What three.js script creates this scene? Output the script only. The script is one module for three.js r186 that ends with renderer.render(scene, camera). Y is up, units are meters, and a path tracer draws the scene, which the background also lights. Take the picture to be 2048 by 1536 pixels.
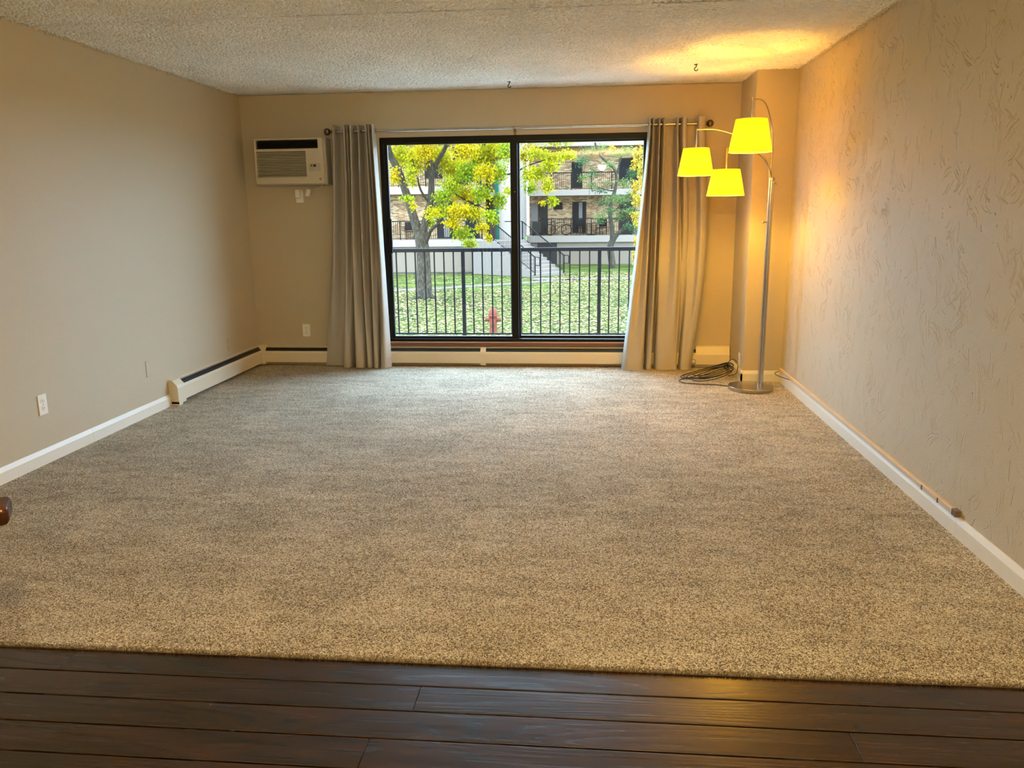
import * as THREE from 'three';
import { RoundedBoxGeometry } from 'three/addons/geometries/RoundedBoxGeometry.js';
import { mergeGeometries } from 'three/addons/utils/BufferGeometryUtils.js';

// ---------------------------------------------------------------- camera, sky, exposure
const scene = new THREE.Scene();
const camera = new THREE.PerspectiveCamera(2 * Math.atan(768 / 1578.93) * 180 / Math.PI, 4 / 3, 0.05, 400);
camera.position.set(3.058, 1.362, 7.0716);
camera.rotation.set(-0.21295, 0.09496, -0.01207, 'YXZ');
scene.add(camera);
const renderer = new THREE.WebGLRenderer({ antialias: true });
renderer.toneMapping = THREE.LinearToneMapping;
renderer.toneMappingExposure = 1.12;
renderer.shadowMap.enabled = true;
// an even overcast sky; it is seen and enters only through the window
scene.background = new THREE.Color().setRGB(8.8, 13.8, 19.0);

// lamp strengths
const LAMP_COLOR = new THREE.Color().setRGB(1, 0.60, 0.09), LAMP_I = 1.4;
const DOME_COLOR = new THREE.Color().setRGB(1, 0.70, 0.27), DOME_I = 24;

// ---------------------------------------------------------------- helpers
const R = Math.PI / 180;
function rng(seed) { let a = seed >>> 0; return () => { a = (a + 0x6d2b79f5) | 0; let t = Math.imul(a ^ (a >>> 15), 1 | a); t = (t + Math.imul(t ^ (t >>> 7), 61 | t)) ^ t; return ((t ^ (t >>> 14)) >>> 0) / 4294967296; }; }
const taken = {};
const numbered = (n) => { const k = taken[n] = (taken[n] ?? -1) + 1; return k ? n + '_' + String(k).padStart(3, '0') : n; };
function shadow(m) { m.castShadow = true; m.receiveShadow = true; return m; }
function thing(name, label, category, [x, y, z] = [0, 0, 0], group) {
  const o = new THREE.Group(); o.name = numbered(name); o.position.set(x, y, z); o.userData = { label, category };
  if (group) o.userData.group = group; scene.add(o); return o;
}
function part(name, geo, mat, parent, extra) {
  const m = shadow(new THREE.Mesh(Array.isArray(geo) ? merge(geo) : geo, mat)); m.name = name; parent.add(m);
  if (extra) Object.assign(m.userData, extra); return m;
}
function sub(name, parent) { const g = new THREE.Group(); g.name = name; parent.add(g); return g; }
function struct(name) { const g = new THREE.Group(); g.name = name; g.userData.kind = 'structure'; scene.add(g); return g; }
function merge(list) {
  const l = list.map((g) => { const h = g.index ? g.toNonIndexed() : g.clone(); for (const k of Object.keys(h.attributes)) if (!['position', 'normal', 'uv', 'color'].includes(k)) h.deleteAttribute(k); return h; });
  return mergeGeometries(l, false);
}
function metric(g, ox = 0, oy = 0) {          // uv in metres, by the side a face points to
  const p = g.attributes.position, n = g.attributes.normal, uv = new Float32Array(p.count * 2);
  for (let i = 0; i < p.count; i++) {
    const ax = Math.abs(n.getX(i)), ay = Math.abs(n.getY(i)), az = Math.abs(n.getZ(i));
    const x = p.getX(i), y = p.getY(i), z = p.getZ(i);
    if (ay >= ax && ay >= az) { uv[2 * i] = x + ox; uv[2 * i + 1] = z + oy; }
    else if (ax >= az) { uv[2 * i] = z + ox; uv[2 * i + 1] = y + oy; }
    else { uv[2 * i] = x + ox; uv[2 * i + 1] = y + oy; }
  }
  g.setAttribute('uv', new THREE.BufferAttribute(uv, 2)); return g;
}
function box(x0, x1, y0, y1, z0, z1) { return metric(new THREE.BoxGeometry(x1 - x0, y1 - y0, z1 - z0).translate((x0 + x1) / 2, (y0 + y1) / 2, (z0 + z1) / 2)); }
function rbox(x0, x1, y0, y1, z0, z1, r = 0.004, s = 2) {
  const m = Math.min(x1 - x0, y1 - y0, z1 - z0) / 2.02;
  return metric(new RoundedBoxGeometry(x1 - x0, y1 - y0, z1 - z0, s, Math.min(r, m)).translate((x0 + x1) / 2, (y0 + y1) / 2, (z0 + z1) / 2));
}
function cyl(r0, r1, h, x, y, z, seg = 24) { return new THREE.CylinderGeometry(r1, r0, h, seg).translate(x, y + h / 2, z); }
const V = (a) => new THREE.Vector3(a[0], a[1], a[2]);
function tube(pts, r, seg = 40, rad = 8, closed = false) { return new THREE.TubeGeometry(new THREE.CatmullRomCurve3(pts.map(V), closed, 'centripetal'), seg, r, rad, closed); }
function bar(a, b, w, h = w) {                 // straight square bar from a to b
  const A = V(a), B = V(b), d = B.clone().sub(A), g = new THREE.BoxGeometry(w, d.length(), h);
  g.applyQuaternion(new THREE.Quaternion().setFromUnitVectors(new THREE.Vector3(0, 1, 0), d.clone().normalize()));
  return g.translate((A.x + B.x) / 2, (A.y + B.y) / 2, (A.z + B.z) / 2);
}
function rod(a, b, r, seg = 10) {
  const A = V(a), B = V(b), d = B.clone().sub(A), g = new THREE.CylinderGeometry(r, r, d.length(), seg);
  g.applyQuaternion(new THREE.Quaternion().setFromUnitVectors(new THREE.Vector3(0, 1, 0), d.clone().normalize()));
  return g.translate((A.x + B.x) / 2, (A.y + B.y) / 2, (A.z + B.z) / 2);
}
function prism(profile, len, axis) {           // a closed outline swept along x or z
  const s = new THREE.Shape(profile.map(([a, b]) => new THREE.Vector2(a, b)));
  const g = new THREE.ExtrudeGeometry(s, { depth: len, bevelEnabled: false });
  if (axis === 'x') g.rotateY(Math.PI / 2).scale(1, 1, 1);
  return g;
}
// outline given as (distance from the wall, height); runs along x on the back wall (depth towards +z)
function alongX(profile, x0, x1) { const g = prism(profile, x1 - x0); g.applyMatrix4(new THREE.Matrix4().set(0, 0, 1, x0, 0, 1, 0, 0, 1, 0, 0, 0, 0, 0, 0, 1)); const p = g.attributes.position, n = g.attributes.normal; for (let i = 0; i < p.count; i += 3) { const x = p.getX(i + 1), y = p.getY(i + 1), z = p.getZ(i + 1); p.setXYZ(i + 1, p.getX(i + 2), p.getY(i + 2), p.getZ(i + 2)); p.setXYZ(i + 2, x, y, z); } g.computeVertexNormals(); return metric(g); }
// runs along z: side = +1 on the left wall (depth towards +x), -1 on the right wall
function alongZ(profile, z0, z1, x, side) {
  const pr = side > 0 ? profile : profile.map(([a, b]) => [-a, b]).reverse();
  const g = prism(pr, z1 - z0).translate(x, 0, z0); return metric(g);
}

// ---------------------------------------------------------------- computed textures
function vnoise(W, H, cx, cy, seed) {          // tileable smooth noise, cells of cx by cy pixels
  const gx = Math.max(1, Math.round(W / cx)), gy = Math.max(1, Math.round(H / cy)), r = rng(seed), g = new Float32Array(gx * gy), out = new Float32Array(W * H);
  for (let i = 0; i < g.length; i++) g[i] = r();
  const X0 = new Int32Array(W), X1 = new Int32Array(W), FX = new Float32Array(W);
  for (let x = 0; x < W; x++) { const f = x * gx / W, i = Math.floor(f), t = f - i; X0[x] = i % gx; X1[x] = (i + 1) % gx; FX[x] = t * t * (3 - 2 * t); }
  for (let y = 0; y < H; y++) {
    const f = y * gy / H, i = Math.floor(f), t = f - i, fy = t * t * (3 - 2 * t), a = (i % gy) * gx, b = ((i + 1) % gy) * gx;
    for (let x = 0; x < W; x++) {
      const u = FX[x], p = g[a + X0[x]], q = g[a + X1[x]], s = g[b + X0[x]], v = g[b + X1[x]], m = p + (q - p) * u, n = s + (v - s) * u;
      out[y * W + x] = m + (n - m) * fy;
    }
  }
  return out;
}
function texture(W, H, fn, srgb, size) {       // fn(i) -> grey 0..1, or [r, g, b]; size: metres that one tile covers
  const d = new Uint8Array(W * H * 4);
  for (let i = 0; i < W * H; i++) {
    const c = fn(i); if (typeof c === 'number') { const v = Math.max(0, Math.min(255, c * 255)); d[4 * i] = d[4 * i + 1] = d[4 * i + 2] = v; }
    else for (let k = 0; k < 3; k++) d[4 * i + k] = Math.max(0, Math.min(255, c[k] * 255));
    d[4 * i + 3] = 255;
  }
  const t = new THREE.DataTexture(d, W, H); return finish(t, srgb, size);
}
function finish(t, srgb, size) {
  t.wrapS = t.wrapT = THREE.RepeatWrapping; t.magFilter = THREE.LinearFilter; t.minFilter = THREE.LinearMipmapLinearFilter; t.generateMipmaps = true;
  if (srgb) t.colorSpace = THREE.SRGBColorSpace; t.repeat.set(1 / size[0], 1 / size[1]); t.needsUpdate = true; return t;
}
const mix = (a, b, t) => a.map((v, i) => v + (b[i] - v) * t);
const clamp = (x, a = 0, b = 1) => Math.min(b, Math.max(a, x));
const std = (o) => new THREE.MeshStandardMaterial(o), phys = (o) => new THREE.MeshPhysicalMaterial(o), ext = (o) => phys({ specularIntensity: 0.06, ...o });

// carpet: flecked cut pile of cream, beige and brown yarn
const CW = 2048;
const carpetTex = (() => {
  const a = vnoise(CW, CW, 2.8, 2.8, 11), b = vnoise(CW, CW, 1.6, 1.6, 12), c = vnoise(CW, CW, 7, 7, 13), d = vnoise(CW, CW, 120, 50, 14), e = vnoise(CW, CW, 70, 7, 15), f = vnoise(CW, CW, 320, 200, 16);
  const dark = [0.33, 0.275, 0.205], mid = [0.735, 0.675, 0.57], lite = [0.93, 0.89, 0.805];
  const h = new Float32Array(CW * CW);
  const col = texture(CW, CW, (i) => {
    const n = 0.5 * a[i] + 0.32 * b[i] + 0.18 * c[i];
    let v = (n - 0.5) * 2.6 + 0.5 + (d[i] - 0.5) * 0.20 + (f[i] - 0.5) * 0.12;
    const s = e[i]; if (s < 0.16) v -= (0.16 - s) * 1.0;
    v = clamp(v); h[i] = clamp((n - 0.5) * 2.2 + 0.5);
    return v < 0.5 ? mix(dark, mid, v * 2) : mix(mid, lite, v * 2 - 1);
  }, true, [1.8, 1.8]);
  return { col, bump: texture(CW, CW, (i) => h[i], false, [1.8, 1.8]) };
})();
// popcorn ceiling
const popTex = (() => {
  const W = 2048, a = vnoise(W, W, 8.5, 8.5, 21), b = vnoise(W, W, 4, 4, 22), c = vnoise(W, W, 17, 17, 23), d = vnoise(W, W, 220, 220, 24);
  const h = new Float32Array(W * W); for (let i = 0; i < h.length; i++) h[i] = clamp((0.62 * a[i] + 0.2 * b[i] + 0.18 * c[i] - 0.44) * 2.9 + 0.5);
  return { height: h, size: W, bump: texture(W, W, (i) => h[i], false, [2, 2]), col: texture(W, W, (i) => { const v = 1 + (d[i] - 0.5) * 0.05; return [0.965 * v, 0.958 * v, 0.935 * v]; }, true, [2, 2]) };
})();
// hand-trowelled plaster: thin ridges and drags in clumps
const plasterTex = (() => {
  const W = 2048, cv = document.createElement('canvas'); cv.width = cv.height = W; const g = cv.getContext('2d'), r = rng(77);
  g.fillStyle = 'rgb(120,120,120)'; g.fillRect(0, 0, W, W); g.lineCap = 'round';
  const stroke = (x, y, l, an, bend, w, tone, al) => {
    for (const [ox, oy] of [[0, 0], [W, 0], [-W, 0], [0, W], [0, -W]]) {
      g.strokeStyle = `rgba(${tone},${tone},${tone},${al})`; g.lineWidth = w; g.beginPath(); g.moveTo(x + ox, y + oy);
      g.quadraticCurveTo(x + ox + Math.cos(an + bend) * l / 2, y + oy + Math.sin(an + bend) * l / 2, x + ox + Math.cos(an) * l, y + oy + Math.sin(an) * l); g.stroke();
    }
  };
  for (let i = 0; i < 420; i++) {              // broad soft trowel passes
    stroke(r() * W, r() * W, 60 + r() * 160, r() * 6.28, (r() - 0.5) * 1.2, 14 + r() * 26, r() < 0.5 ? 105 : 140, 0.10);
  }
  for (let i = 0; i < 620; i++) {              // clumps of fine parallel drags
    const x = r() * W, y = r() * W, an = Math.PI / 2 + (r() - 0.5) * 2.2, n = 2 + Math.floor(r() * 6), be = (r() - 0.5) * 1.4;
    for (let k = 0; k < n; k++) stroke(x + (r() - 0.5) * 50, y + (r() - 0.5) * 50, 14 + r() * 60, an + (r() - 0.5) * 0.3, be, 1.2 + r() * 2, r() < 0.55 ? 215 : 30, 0.3 + r() * 0.4);
  }
  for (let i = 0; i < 150; i++) stroke(r() * W, r() * W, 14 + r() * 50, Math.PI / 2 + (r() - 0.5) * 0.9, (r() - 0.5) * 0.5, 2 + r() * 3, r() < 0.4 ? 255 : 0, 0.85);
  for (let i = 0; i < 170; i++) stroke(r() * W, r() * W, 1 + r() * 5, r() * 6, 0, 2.5 + r() * 3, r() < 0.5 ? 255 : 0, 0.9);
  const px = g.getImageData(0, 0, W, W).data, n1 = vnoise(W, W, 3, 3, 31), n2 = vnoise(W, W, 40, 40, 32);
  return texture(W, W, (i) => { return px[4 * i] / 255 + (n1[i] - 0.5) * 0.06 + (n2[i] - 0.5) * 0.12; }, false, [2.6, 2.6]);
})();
// rolled wall paint
const rollTex = (() => { const W = 512, a = vnoise(W, W, 4, 4, 41), b = vnoise(W, W, 12, 12, 42); return texture(W, W, (i) => 0.6 * a[i] + 0.4 * b[i], false, [0.7, 0.7]); })();
// stained oak: long grain with cathedral figure
const oakTex = (() => {
  const W = 2048, H = 1024, a = vnoise(W, H, 420, 40, 51), b = vnoise(W, H, 120, 3, 52), c = vnoise(W, H, 700, 128, 53), d = vnoise(W, H, 260, 26, 54), e = vnoise(W, H, 34, 2, 55);
  const col = texture(W, H, (i) => {
    const y = Math.floor(i / W), fig = Math.sin((y / 7.5) + c[i] * 46 + a[i] * 9), ring = Math.pow(0.5 + 0.5 * fig, 3);
    let v = 0.56 - 0.34 * ring + (b[i] - 0.5) * 0.34 + (d[i] - 0.5) * 0.3 + (e[i] - 0.5) * 0.2;
    return mix([0.09, 0.045, 0.02], [0.50, 0.33, 0.20], clamp(v));
  }, true, [2.2, 1.1]);
  const bump = texture(W, H, (i) => { const y = Math.floor(i / W), fig = Math.sin((y / 7.5) + c[i] * 46 + a[i] * 9); return 0.6 - 0.3 * Math.pow(0.5 + 0.5 * fig, 3) + (b[i] - 0.5) * 0.3; }, false, [2.2, 1.1]);
  const rough = texture(W, H, (i) => { const y = Math.floor(i / W), fig = Math.sin((y / 7.5) + c[i] * 46 + a[i] * 9); return 0.56 + 0.09 * Math.pow(0.5 + 0.5 * fig, 3) + (b[i] - 0.5) * 0.16 + (d[i] - 0.5) * 0.10; }, false, [2.2, 1.1]);
  return { col, bump, rough };
})();
// brick in tan, brown and whitewash, seen from forty metres
const brickTex = (() => {
  const W = 1024, H = 1024, cv = document.createElement('canvas'); cv.width = W; cv.height = H; const g = cv.getContext('2d'), r = rng(61);
  g.fillStyle = '#cfc6b2'; g.fillRect(0, 0, W, H); const bw = 64, bh = 1024 / 48;
  for (let j = 0; j < 48; j++) for (let i = -1; i < 16; i++) {
    const t = ['#a98a66', '#8d6d4f', '#c6b190', '#dccfb4', '#75604b', '#b89a74', '#cdbb9a'][Math.floor(r() * 7)];
    g.fillStyle = t; g.fillRect(i * bw + (j % 2) * bw / 2 + 2, j * bh + 3, bw - 4, bh - 6);
  }
  const t = new THREE.CanvasTexture(cv); return finish(t, true, [3.5, 3.5]);
})();
// lawn in autumn
const lawnTex = (() => {
  const W = 1024, a = vnoise(W, W, 2, 2, 71), b = vnoise(W, W, 7, 7, 72), c = vnoise(W, W, 70, 50, 73), d = vnoise(W, W, 3, 3, 74);
  return texture(W, W, (i) => {
    const v = clamp(0.5 + (a[i] - 0.5) * 0.9 + (b[i] - 0.5) * 0.6 + (c[i] - 0.5) * 0.8);
    let g = mix([0.13, 0.36, 0.12], [0.45, 0.63, 0.26], v); if (d[i] > 0.74) g = mix(g, [0.70, 0.62, 0.36], 0.6); return g;
  }, true, [9, 9]);
})();
const barkTex = (() => { const W = 512, a = vnoise(W, W, 10, 46, 81), b = vnoise(W, W, 4, 12, 82); return { col: texture(W, W, (i) => mix([0.36, 0.37, 0.36], [0.62, 0.63, 0.6], clamp(0.5 + (a[i] - 0.5) * 1.3 + (b[i] - 0.5) * 0.8)), true, [1, 1]), bump: texture(W, W, (i) => 0.6 * a[i] + 0.4 * b[i], false, [1, 1]) }; })();
const clothTex = (() => { const W = 512, a = vnoise(W, W, 1.6, 14, 91), b = vnoise(W, W, 14, 1.6, 92); return texture(W, W, (i) => 0.5 * a[i] + 0.5 * b[i], false, [0.25, 0.25]); })();
const brushTex = (() => { const W = 512, a = vnoise(W, W, 200, 1.5, 95); return texture(W, W, (i) => a[i], false, [0.3, 0.3]); })();

// ---------------------------------------------------------------- materials
const C = (r, g, b) => new THREE.Color().setRGB(r, g, b);
const M = {
  wall: std({ color: C(0.50, 0.42, 0.29), roughness: 0.62, bumpMap: rollTex, bumpScale: 0.0006 }),
  plaster: std({ color: C(0.50, 0.425, 0.30), roughness: 0.58, bumpMap: plasterTex, bumpScale: 0.014 }),
  ceiling: std({ map: popTex.col, roughness: 0.95, bumpMap: popTex.bump, bumpScale: 0.006 }),
  ceilingGrain: std({ map: popTex.col, roughness: 0.95, bumpMap: popTex.bump, bumpScale: 0.004 }),
  ceilingSmooth: std({ color: C(0.62, 0.58, 0.50), roughness: 0.9 }),
  carpet: std({ map: carpetTex.col, roughness: 1, bumpMap: carpetTex.bump, bumpScale: 0.005, vertexColors: true }),
  pile: std({ color: C(0.12, 0.09, 0.06), roughness: 1 }),
  oak: phys({ map: oakTex.col, roughness: 0.42, roughnessMap: oakTex.rough, ior: 1.7, bumpMap: oakTex.bump, bumpScale: 0.0003, color: C(0.25, 0.18, 0.115) }),
  plywood: std({ color: C(0.30, 0.21, 0.12), roughness: 0.9 }),
  trim: std({ color: C(0.74, 0.70, 0.61), roughness: 0.42 }),
  heater: std({ color: C(0.68, 0.60, 0.45), roughness: 0.45 }),
  fins: std({ color: C(0.42, 0.41, 0.39), roughness: 0.5, metalness: 0.6 }),
  heaterDark: std({ color: C(0.012, 0.012, 0.012), roughness: 0.5 }),
  blackFrame: phys({ color: C(0.006, 0.006, 0.007), roughness: 0.4, specularIntensity: 0.4 }),
  woodSill: std({ color: C(0.16, 0.06, 0.03), roughness: 0.35 }),
  glass: phys({ color: C(1, 1, 1), transmission: 1, thickness: 0, roughness: 0, ior: 1.5 }),
  nickel: std({ color: C(0.46, 0.42, 0.37), metalness: 1, roughness: 0.24 }),
  bronze: std({ color: C(0.20, 0.15, 0.11), metalness: 1, roughness: 0.3 }),
  curtain: phys({ color: C(0.42, 0.375, 0.315), roughness: 0.62, bumpMap: clothTex, bumpScale: 0.0006, sheen: 0.4, sheenColor: C(0.8, 0.78, 0.75), sheenRoughness: 0.5 }),
  acBody: std({ color: C(0.52, 0.45, 0.32), roughness: 0.5 }),
  filter: std({ color: C(0.20, 0.19, 0.175), roughness: 0.8 }),
  acPanel: std({ color: C(0.42, 0.38, 0.31), roughness: 0.5 }),
  plate: std({ color: C(0.80, 0.76, 0.68), roughness: 0.4 }),
  cord: std({ color: C(0.012, 0.011, 0.011), roughness: 0.5 }),
  whiteCord: std({ color: C(0.66, 0.62, 0.54), roughness: 0.5 }),
  shade: phys({ color: C(0.92, 0.66, 0.02), transmission: 0.26, thickness: 0, roughness: 1, specularIntensity: 0.2 }),
  shadeTrim: std({ color: C(0.75, 0.62, 0.28), roughness: 0.8 }),
  bulb: std({ color: C(1, 0.9, 0.7), emissive: LAMP_COLOR, emissiveIntensity: 6 }),
  dome: std({ color: C(0.9, 0.86, 0.8), emissive: C(1, 0.84, 0.68), emissiveIntensity: 30, roughness: 0.4 }),
  raceway: std({ color: C(0.62, 0.47, 0.30), roughness: 0.5 }),
  racewayEnd: std({ color: C(0.13, 0.09, 0.05), roughness: 0.6 }),
  chairWood: std({ map: oakTex.col, color: C(0.75, 0.5, 0.34), roughness: 0.28 }),
  // outdoors
  lawn: ext({ map: lawnTex, roughness: 1, color: C(0.46, 0.235, 0.30) }),
  concrete: ext({ color: C(0.14, 0.103, 0.08), roughness: 0.9 }),
  stucco: ext({ color: C(0.20, 0.148, 0.113), roughness: 0.95 }),
  stuccoWarm: ext({ color: C(0.145, 0.102, 0.070), roughness: 0.95 }),
  brick: ext({ map: brickTex, roughness: 0.95, color: C(0.52, 0.38, 0.28) }),
  iron: ext({ color: C(0.010, 0.010, 0.0105), roughness: 0.5 }),
  farIron: ext({ color: C(0.008, 0.008, 0.008), roughness: 0.6 }),
  green: ext({ color: C(0.003, 0.04, 0.024), roughness: 0.6 }),
  farGlass: ext({ color: C(0.010, 0.010, 0.010), roughness: 0.5 }),
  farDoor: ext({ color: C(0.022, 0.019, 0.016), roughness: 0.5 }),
  farWhite: ext({ color: C(0.13, 0.105, 0.088), roughness: 0.6 }),
  bark: ext({ map: barkTex.col, bumpMap: barkTex.bump, bumpScale: 0.03, roughness: 1, color: C(0.21, 0.16, 0.12) }),
  leaf: phys({ vertexColors: true, color: C(0.38, 0.28, 0.18), roughness: 1, specularIntensity: 0, transmission: 0.35, thickness: 0 }),
  fallen: ext({ color: C(0.24, 0.175, 0.135), roughness: 0.95 }),
  balconySlab: ext({ color: C(0.42, 0.40, 0.37), roughness: 0.9 }),
  path: ext({ color: C(0.10, 0.072, 0.055), roughness: 0.95 }),
  mulch: ext({ color: C(0.04, 0.03, 0.024), roughness: 1 }),
  hydrant: ext({ color: C(0.12, 0.03, 0.018), roughness: 0.6 }),
};

// ---------------------------------------------------------------- the room: shell
const W = 4.635, H = 2.4, PX = 4.33, PZ = 0.615, EDGE = 4.888, BACK = 12.6;
{ // floor: subfloor, carpet, oak planks
  const fl = struct('floor');
  part('subfloor', box(-0.2, W + 0.2, -0.25, -0.024, -0.2, BACK + 0.2), M.plywood, fl);
  const g = new THREE.PlaneGeometry(W, EDGE, 150, 160).rotateX(-Math.PI / 2).translate(W / 2, 0, EDGE / 2);
  const p = g.attributes.position, col = new Float32Array(p.count * 3), n1 = vnoise(151, 161, 22, 9, 101), n2 = vnoise(151, 161, 7, 4, 102), n3 = vnoise(151, 161, 45, 30, 103);
  for (let i = 0; i < p.count; i++) { const v = 0.98 + (n1[i] - 0.5) * 0.16 + (n2[i] - 0.5) * 0.14 + (n3[i] - 0.5) * 0.10; col[3 * i] = v; col[3 * i + 1] = v; col[3 * i + 2] = v; }
  g.setAttribute('color', new THREE.BufferAttribute(col, 3));
  part('carpet', metric(g), M.carpet, fl);
  part('carpet_backing', box(0, W, -0.024, -0.002, 0, EDGE - 0.002), M.pile, fl);
  // pile ends leaning over the plank edge
  const r = rng(5), tuft = new THREE.ConeGeometry(0.0021, 0.013, 5, 1).translate(0, 0.004, 0), N = 9000, im = new THREE.InstancedMesh(tuft, std({ roughness: 1 }), N), m4 = new THREE.Matrix4(), q = new THREE.Quaternion(), e = new THREE.Euler(), c = new THREE.Color();
  for (let i = 0; i < N; i++) {
    e.set(0.2 + r() * 1.1, r() * 6.28, (r() - 0.5) * 1.2); q.setFromEuler(e);
    m4.compose(new THREE.Vector3(r() * W, -0.001, EDGE - 0.02 + 0.021 * Math.sqrt(r())), q, new THREE.Vector3(1, 0.6 + r() * 0.6, 1)); im.setMatrixAt(i, m4);
    const t = r(); c.setRGB(...mix([0.09, 0.062, 0.038], [0.50, 0.43, 0.31], t * t)); im.setColorAt(i, c);
  }
  im.name = 'carpet_pile'; im.userData.kind = 'stuff'; shadow(im); fl.add(im);
  // planks across the room, 0.122 m a row with an open dark joint
  const rows = 18, pitch = 0.1215, gap = 0.0065, top = -0.005, rr = rng(19), ends = { 0: [1.43], 1: [2.58], 2: [3.767], 3: [2.491], 4: [1.15, 3.3] };
  for (let k = 0; k < rows; k++) {
    const z0 = EDGE + 0.001 + k * pitch, z1 = z0 + pitch - gap, cuts = [0, ...(ends[k] ?? [0.8 + rr() * 1.4, 2.9 + rr() * 1.2]), W];
    for (let j = 0; j + 1 < cuts.length; j++) {
      const g1 = rbox(cuts[j] + 0.0006, cuts[j + 1] - 0.0006, -0.024, top, z0, z1, 0.0022, 1); metric(g1, rr() * 5, rr() * 3); part('plank', g1, M.oak, fl);
    }
  }
  part('planking', box(0, W, -0.024, top, EDGE + rows * pitch, BACK), M.oak, fl, { kind: 'stuff' });
}
{ // ceiling in sprayed panels with open seams
  const c = struct('ceiling');
  part('ceiling_slab', box(-0.2, W + 0.2, H + 0.012, H + 0.2, -0.2, BACK + 0.2), M.ceilingSmooth, c);
  const cuts = [0, 0.155, 2.69, 3.5, 6, 8.5, BACK];
  for (let i = 0; i + 1 < cuts.length; i++) {
    const z0 = cuts[i] + (i ? 0.003 : 0), z1 = cuts[i + 1] - 0.003;
    if (i > 2) { part('ceiling_panel', box(0, W, H, H + 0.012, z0, z1), M.ceiling, c); continue; }
    // the grains of the spray are relief of the panel's underside
    const nx = 760, nz = Math.max(8, Math.round((z1 - z0) / 0.0061)), g = new THREE.PlaneGeometry(W, z1 - z0, nx, nz).rotateX(Math.PI / 2).translate(W / 2, H, (z0 + z1) / 2), p = g.attributes.position, S = popTex.size;
    for (let k = 0; k < p.count; k++) {
      const x = p.getX(k), z = p.getZ(k), a = Math.floor(Math.max(0, x) / 2 * S) % S, b = Math.floor(Math.max(0, z) / 2 * S) % S, e = Math.min(1, Math.min(x, W - x, z - z0, z1 - z) / 0.006);
      p.setY(k, H - 0.004 + (1 - popTex.height[b * S + a] * (i ? 1 : 0.25)) * 0.011 * Math.max(0, e));
    }
    g.computeVertexNormals(); part('ceiling_panel', metric(g), M.ceilingGrain, c);
  }
  // sprayed crumbs along the left and right wall tops
  const r = rng(23), crumb = new THREE.IcosahedronGeometry(0.006, 0), N = 900, im = new THREE.InstancedMesh(crumb, std({ color: C(0.58, 0.54, 0.46), roughness: 1 }), N), m4 = new THREE.Matrix4(), q = new THREE.Quaternion();
  for (let i = 0; i < N; i++) {
    const left = r() < 0.5, s = 0.5 + r() * 1.1, d = Math.abs(r() + r() - 1) * 0.016;
    m4.compose(new THREE.Vector3(left ? 0.003 + r() * 0.008 : W - 0.003 - r() * 0.008, H - d, 0.4 + r() * 3.2), q.setFromEuler(new THREE.Euler(r() * 6, r() * 6, r() * 6)), new THREE.Vector3(s, s * 0.8, s * 1.3)); im.setMatrixAt(i, m4);
  }
  im.name = 'spray_crumbs'; im.userData.kind = 'stuff'; shadow(im); c.add(im);
}
const OX0 = 1.24, OX1 = 3.60, OY0 = 0.205, OY1 = 2.022;       // window opening
{
  let w = struct('wall_left'); part('wall_face', box(-0.2, 0, -0.25, H, -0.25, BACK), M.wall, w);
  w = struct('wall_back');
  part('wall_face', [box(0, OX0, -0.25, H, -0.25, 0), box(OX1, W, -0.25, H, -0.25, 0), box(OX0, OX1, OY1, H, -0.25, 0), box(OX0, OX1, -0.25, OY0, -0.25, 0)], M.wall, w);
  w = struct('wall_right'); part('wall_face', box(W, W + 0.2, -0.25, H, -0.25, BACK), M.plaster, w);
  w = struct('wall_column'); part('wall_face', rbox(PX, W + 0.05, -0.02, H + 0.005, -0.05, PZ, 0.003, 2), M.wall, w);
  w = struct('wall_front'); part('wall_face', box(-0.2, W + 0.2, -0.25, H, BACK, BACK + 0.2), M.wall, w);
}
// baseboards, in lengths
const bbProfile = [[0, 0], [0.014, 0], [0.014, 0.062], [0.011, 0.070], [0.009, 0.076], [0.005, 0.087], [0, 0.088]];
{
  const l = struct('baseboard_left'); let cuts = [1.655, 2.6, 6.2, BACK];
  for (let i = 0; i < 3; i++) part('baseboard_length', alongZ(bbProfile, cuts[i], cuts[i + 1] - 0.0015, 0, 1), M.trim, l);
  const r = struct('baseboard_right'); cuts = [PZ, 3.775, 8.0, BACK];
  for (let i = 0; i < 3; i++) part('baseboard_length', alongZ(bbProfile, cuts[i], cuts[i + 1] - 0.0015, W, -1), M.trim, r);
  const c = struct('baseboard_column');
  part('baseboard_length', alongX(bbProfile, PX - 0.014, W).translate(0, 0, PZ), M.trim, c);
  part('baseboard_length', alongZ(bbProfile, 0.1, PZ + 0.014, PX, -1), M.trim, c);
}

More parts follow.
